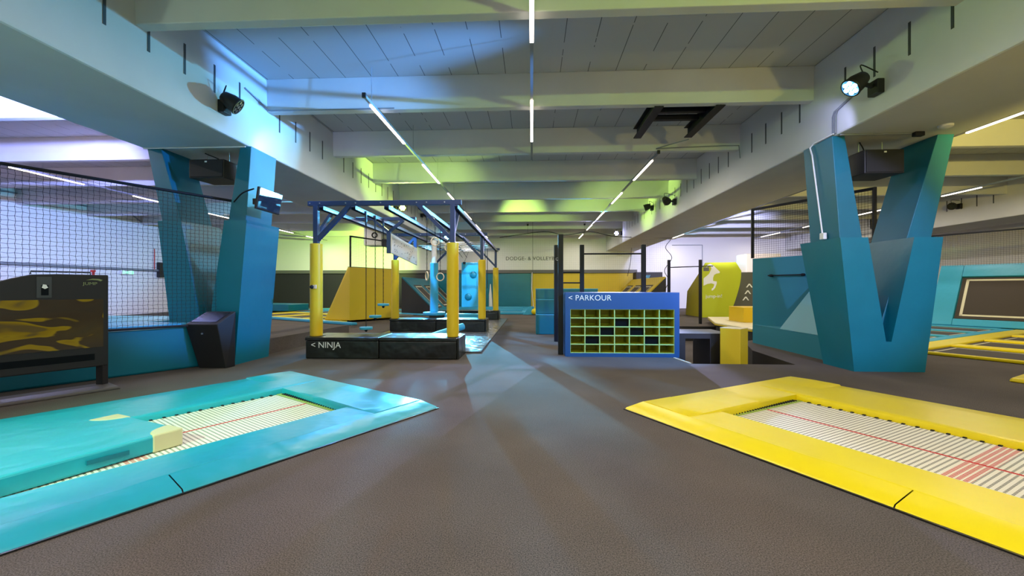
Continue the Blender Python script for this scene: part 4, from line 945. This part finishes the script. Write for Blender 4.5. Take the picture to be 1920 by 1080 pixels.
# teal training wall with bench
t = thing('training_wall', 'tall blue training wall with a black grab bar, left of the right column', 'training wall', (5.8, 9.2, 0))
w0, w1 = V(5.32, 10.15, 0), V(6.62, 7.89, 0); dw = (w1-w0).normalized(); nw = V(-dw.y, dw.x, 0)
if nw.x > 0: nw = -nw
mesh('wall_board', MB().extr([w0, w1, w1+V(0, 0, 2.02), w0+V(0, 0, 2.02)], -nw*.3), 'teal_wall', t, bev=.006)
mesh('base_bench', MB().hexa([(5.3, 10.1, 0), (5.3, 7.68, 0), (6.6, 7.72, 0), w0+V(.02, -.03, 0)], [(5.3, 10.1, .43), (5.3, 7.68, .43), (6.6, 7.72, .43), w0+V(.02, -.03, .43)]), 'teal_wall', t)
mesh('bench_top', MB().prism([(5.295, 10.08), (5.295, 7.69), (6.6, 7.73), (5.34, 10.1)], .431, .436), 'teal_light', t)
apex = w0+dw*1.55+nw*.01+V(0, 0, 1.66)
mesh('lit_patch_wedge', MB().add([(5.31, 9.05, .437), (5.31, 7.72, .437), apex, w0+dw*2.5+nw*.01+V(0, 0, 1.9), w0+dw*1.2+nw*.01+V(0, 0, .437)], [(0, 1, 2), (1, 3, 2), (0, 2, 4), (2, 3, 4), (0, 4, 1), (1, 4, 3)]), 'teal_light', t, label='paler blue triangle standing in for a patch of light')  # patch of light on the wall, shaped as a paler wedge
hb0, hb1 = w0+dw*.46+nw*.07+V(0, 0, 1.60), w0+dw*1.14+nw*.07+V(0, 0, 1.60)
mesh('grab_bar', MB().tube([hb0-dw*.05, hb1+dw*.05], .014, 10), 'black_metal', t, smooth=True)
for p in (hb0, hb1): mesh('bar_bracket', MB().tube([p, p-nw*.07], .03, 14), 'black_metal', t, smooth=True)

# ------------------------------------------------------------------ light
def spot(loc, aim, col, power, deg, blend=.25, r=.06):  # coloured beams: girder lamps, plus added ones with no fixture
    l = bpy.data.lights.new('par_or_added_beam', 'SPOT'); l.color = col; l.energy = power; l.spot_size = math.radians(deg); l.spot_blend = blend; l.shadow_soft_size = r
    o = bpy.data.objects.new('par_or_added_beam', l); COL.objects.link(o); o.location = loc
    o.rotation_euler = (Vector(aim)-Vector(loc)).to_track_quat('-Z', 'Y').to_euler(); return o
def strip(x, y, z, ln, power, col=(1, .90, .78)):
    l = bpy.data.lights.new('strip_light', 'AREA'); l.shape = 'RECTANGLE'; l.size = .06; l.size_y = ln; l.energy = power; l.color = col
    o = bpy.data.objects.new('strip_light', l); COL.objects.link(o); o.location = (x, y, z); return o
# light bars (visible rows, their continuation behind the camera, and an unseen left row)
for x, ys in ((0., (1.3, 4.37, 7.9, -2)), (-2.8, (7.9, 11.35, 14.5, 17.8, 21.3, 24.7)), (3., (11.3, 14.7, 18.1, 21.5, 25.2)), (-2.8, (1.0, -2)), (3., (1., -2)),
              (8.9, (7.9, 11.5, 15, 18.5, 22, 25.4, 2, -1)), (14.15, (14.2, 17.8, 21.2, 25, 6, 1)), (-13.7, (11, 14.4, 17.5, 22, 25.2, 5, 1)), (-8.9, (2, 6, 10, 14, 18, 22, 25))):
    for y in ys: strip(x, y, 4.46, 1.8, 58)
BL, CY, LI, YE, VI, GR = (.10, .36, 1.), (.12, .62, 1.), (.62, 1., .16), (1., .80, .18), (.50, .52, 1.), (.10, 1., .55)
spot((4.5, 5.25, 4.1), (-4.6, 7.15, 4.95), BL, 10500, 17, 1)
spot((4.5, 20, 4.2), (-4.9, 4.9, 4.45), CY, 8500, 15, .12)
spot((-4.3, 6.5, 4.0), (-4.8, 9.0, 3.2), VI, 75, 90, .6)
spot((4.3, 6.0, 4.0), (2.0, 8.4, .6), BL, 1800, 48, .4)
spot((4.35, 6.0, 4.0), (-6.2, 7.2, 2.0), BL, 3600, 24, .4)
spot((4.3, 6.3, 4.05), (4.9, 7.2, 3.7), VI, 26, 90, .5)
spot((4.5, 10.3, 4.1), (-4.5, 12.3, 4.9), LI, 5200, 16, .9)  # this and the next two lime beams are added, no lamp at their origins
spot((-4.5, 12.8, 4.1), (4.5, 14.8, 4.9), LI, 3600, 16, .9)
spot((-4.5, 15.4, 4.1), (4.4, 17.4, 4.9), LI, 5200, 18, .9)
spot((-1, 15, 4.2), (1, 24, 4.7), LI, 600, 50, .8)
spot((-4.5, 14.2, 4.1), (0, 5, 5.0), LI, 900, 70, 1)
spot((2, -3, 3.9), (1, 7, 5.0), LI, 700, 80, 1)  # added lime fill for the ceiling, no lamp at its origin
spot((-4.5, 16.8, 4.1), (-2.0, 10.2, .8), (.06, .46, 1), 4200, 44, .5)
spot((-4.6, 10.5, 4.0), (-3, 8.6, 2.8), BL, 500, 60, .6)
spot((-1.2, 13.6, 4.0), (-2.6, 10, 2.6), CY, 260, 70, .6)
spot((-7.2, 6, 4.3), (-20, 11, 4.5), (.30, .34, 1.), 8500, 76, .6)
spot((-7.2, 15, 4.3), (-20, 17.5, 4.3), CY, 1900, 40, .5)
spot((-7.2, 8, 3.9), (-20, 13, 1.5), (1, .62, .70), 800, 70, .9)
spot((-7.4, 1, 4.0), (-11, 7, 4.9), (.2, .42, 1), 1400, 60, .7)
spot((-7.1, 21.6, 4.0), (-12.5, 27.4, 3.4), LI, 3600, 80, .7)
spot((7.2, 16, 4.2), (11.5, 27.4, 3.5), VI, 4200, 62, .6)
spot((7.2, 3, 3.4), (12, 12, 5.0), YE, 1900, 90, .8)
spot((9.5, 27, 3.7), (10, 12, 4.75), CY, 1500, 50, .7)
spot((5.8, -2.2, 2.2), (5.9, 2.6, 3.77), YE, 520, 80, 1)  # added yellow fill in mid-air for the right girder underside
spot((4.5, -1, 4.0), (5.0, 11.5, .6), VI, 2200, 30, .6)
spot((-4.5, -2.2, 4.1), (-3.9, 3.5, 0), (.25, 1, .6), 2300, 30, .9)
spot((4.6, 22.5, 4.1), (.6, 6.4, 0), VI, 12000, 18, .3)
spot((3.6, 24, 3.9), (-.5, 9, 4.75), VI, 1100, 36, .8)
spot((-5.6, .6, 2.2), (-6.0, 5.4, 3.77), (.70, 1, .72), 110, 100, .8)  # added greenish fill in mid-air for the left girder underside
spot((-4.68, 22.3, 4.06), (-1.5, 8.6, 0), CY, 19000, 14, .4)
spot((-4.6, 10, 4.0), (-3.05, 12.9, 1.4), (.08, .45, 1), 1500, 26, .6)  # added blue beam without a fixture, colours the hanging cylinder
spot((-1.0, 12, 4.0), (-2.4, 16, 1.5), CY, 1700, 22, .5)  # added cyan beam from mid-air onto the climbing board
w = bpy.data.worlds.new('world'); SC.world = w; w.use_nodes = True
w.node_tree.nodes['Background'].inputs['Color'].default_value = (.8, .85, 1, 1); w.node_tree.nodes['Background'].inputs['Strength'].default_value = .3

SC.view_settings.view_transform = 'Standard'; SC.view_settings.look = 'None'; SC.view_settings.gamma = 1; SC.view_settings.use_curve_mapping = False
SC.view_settings.exposure = .15
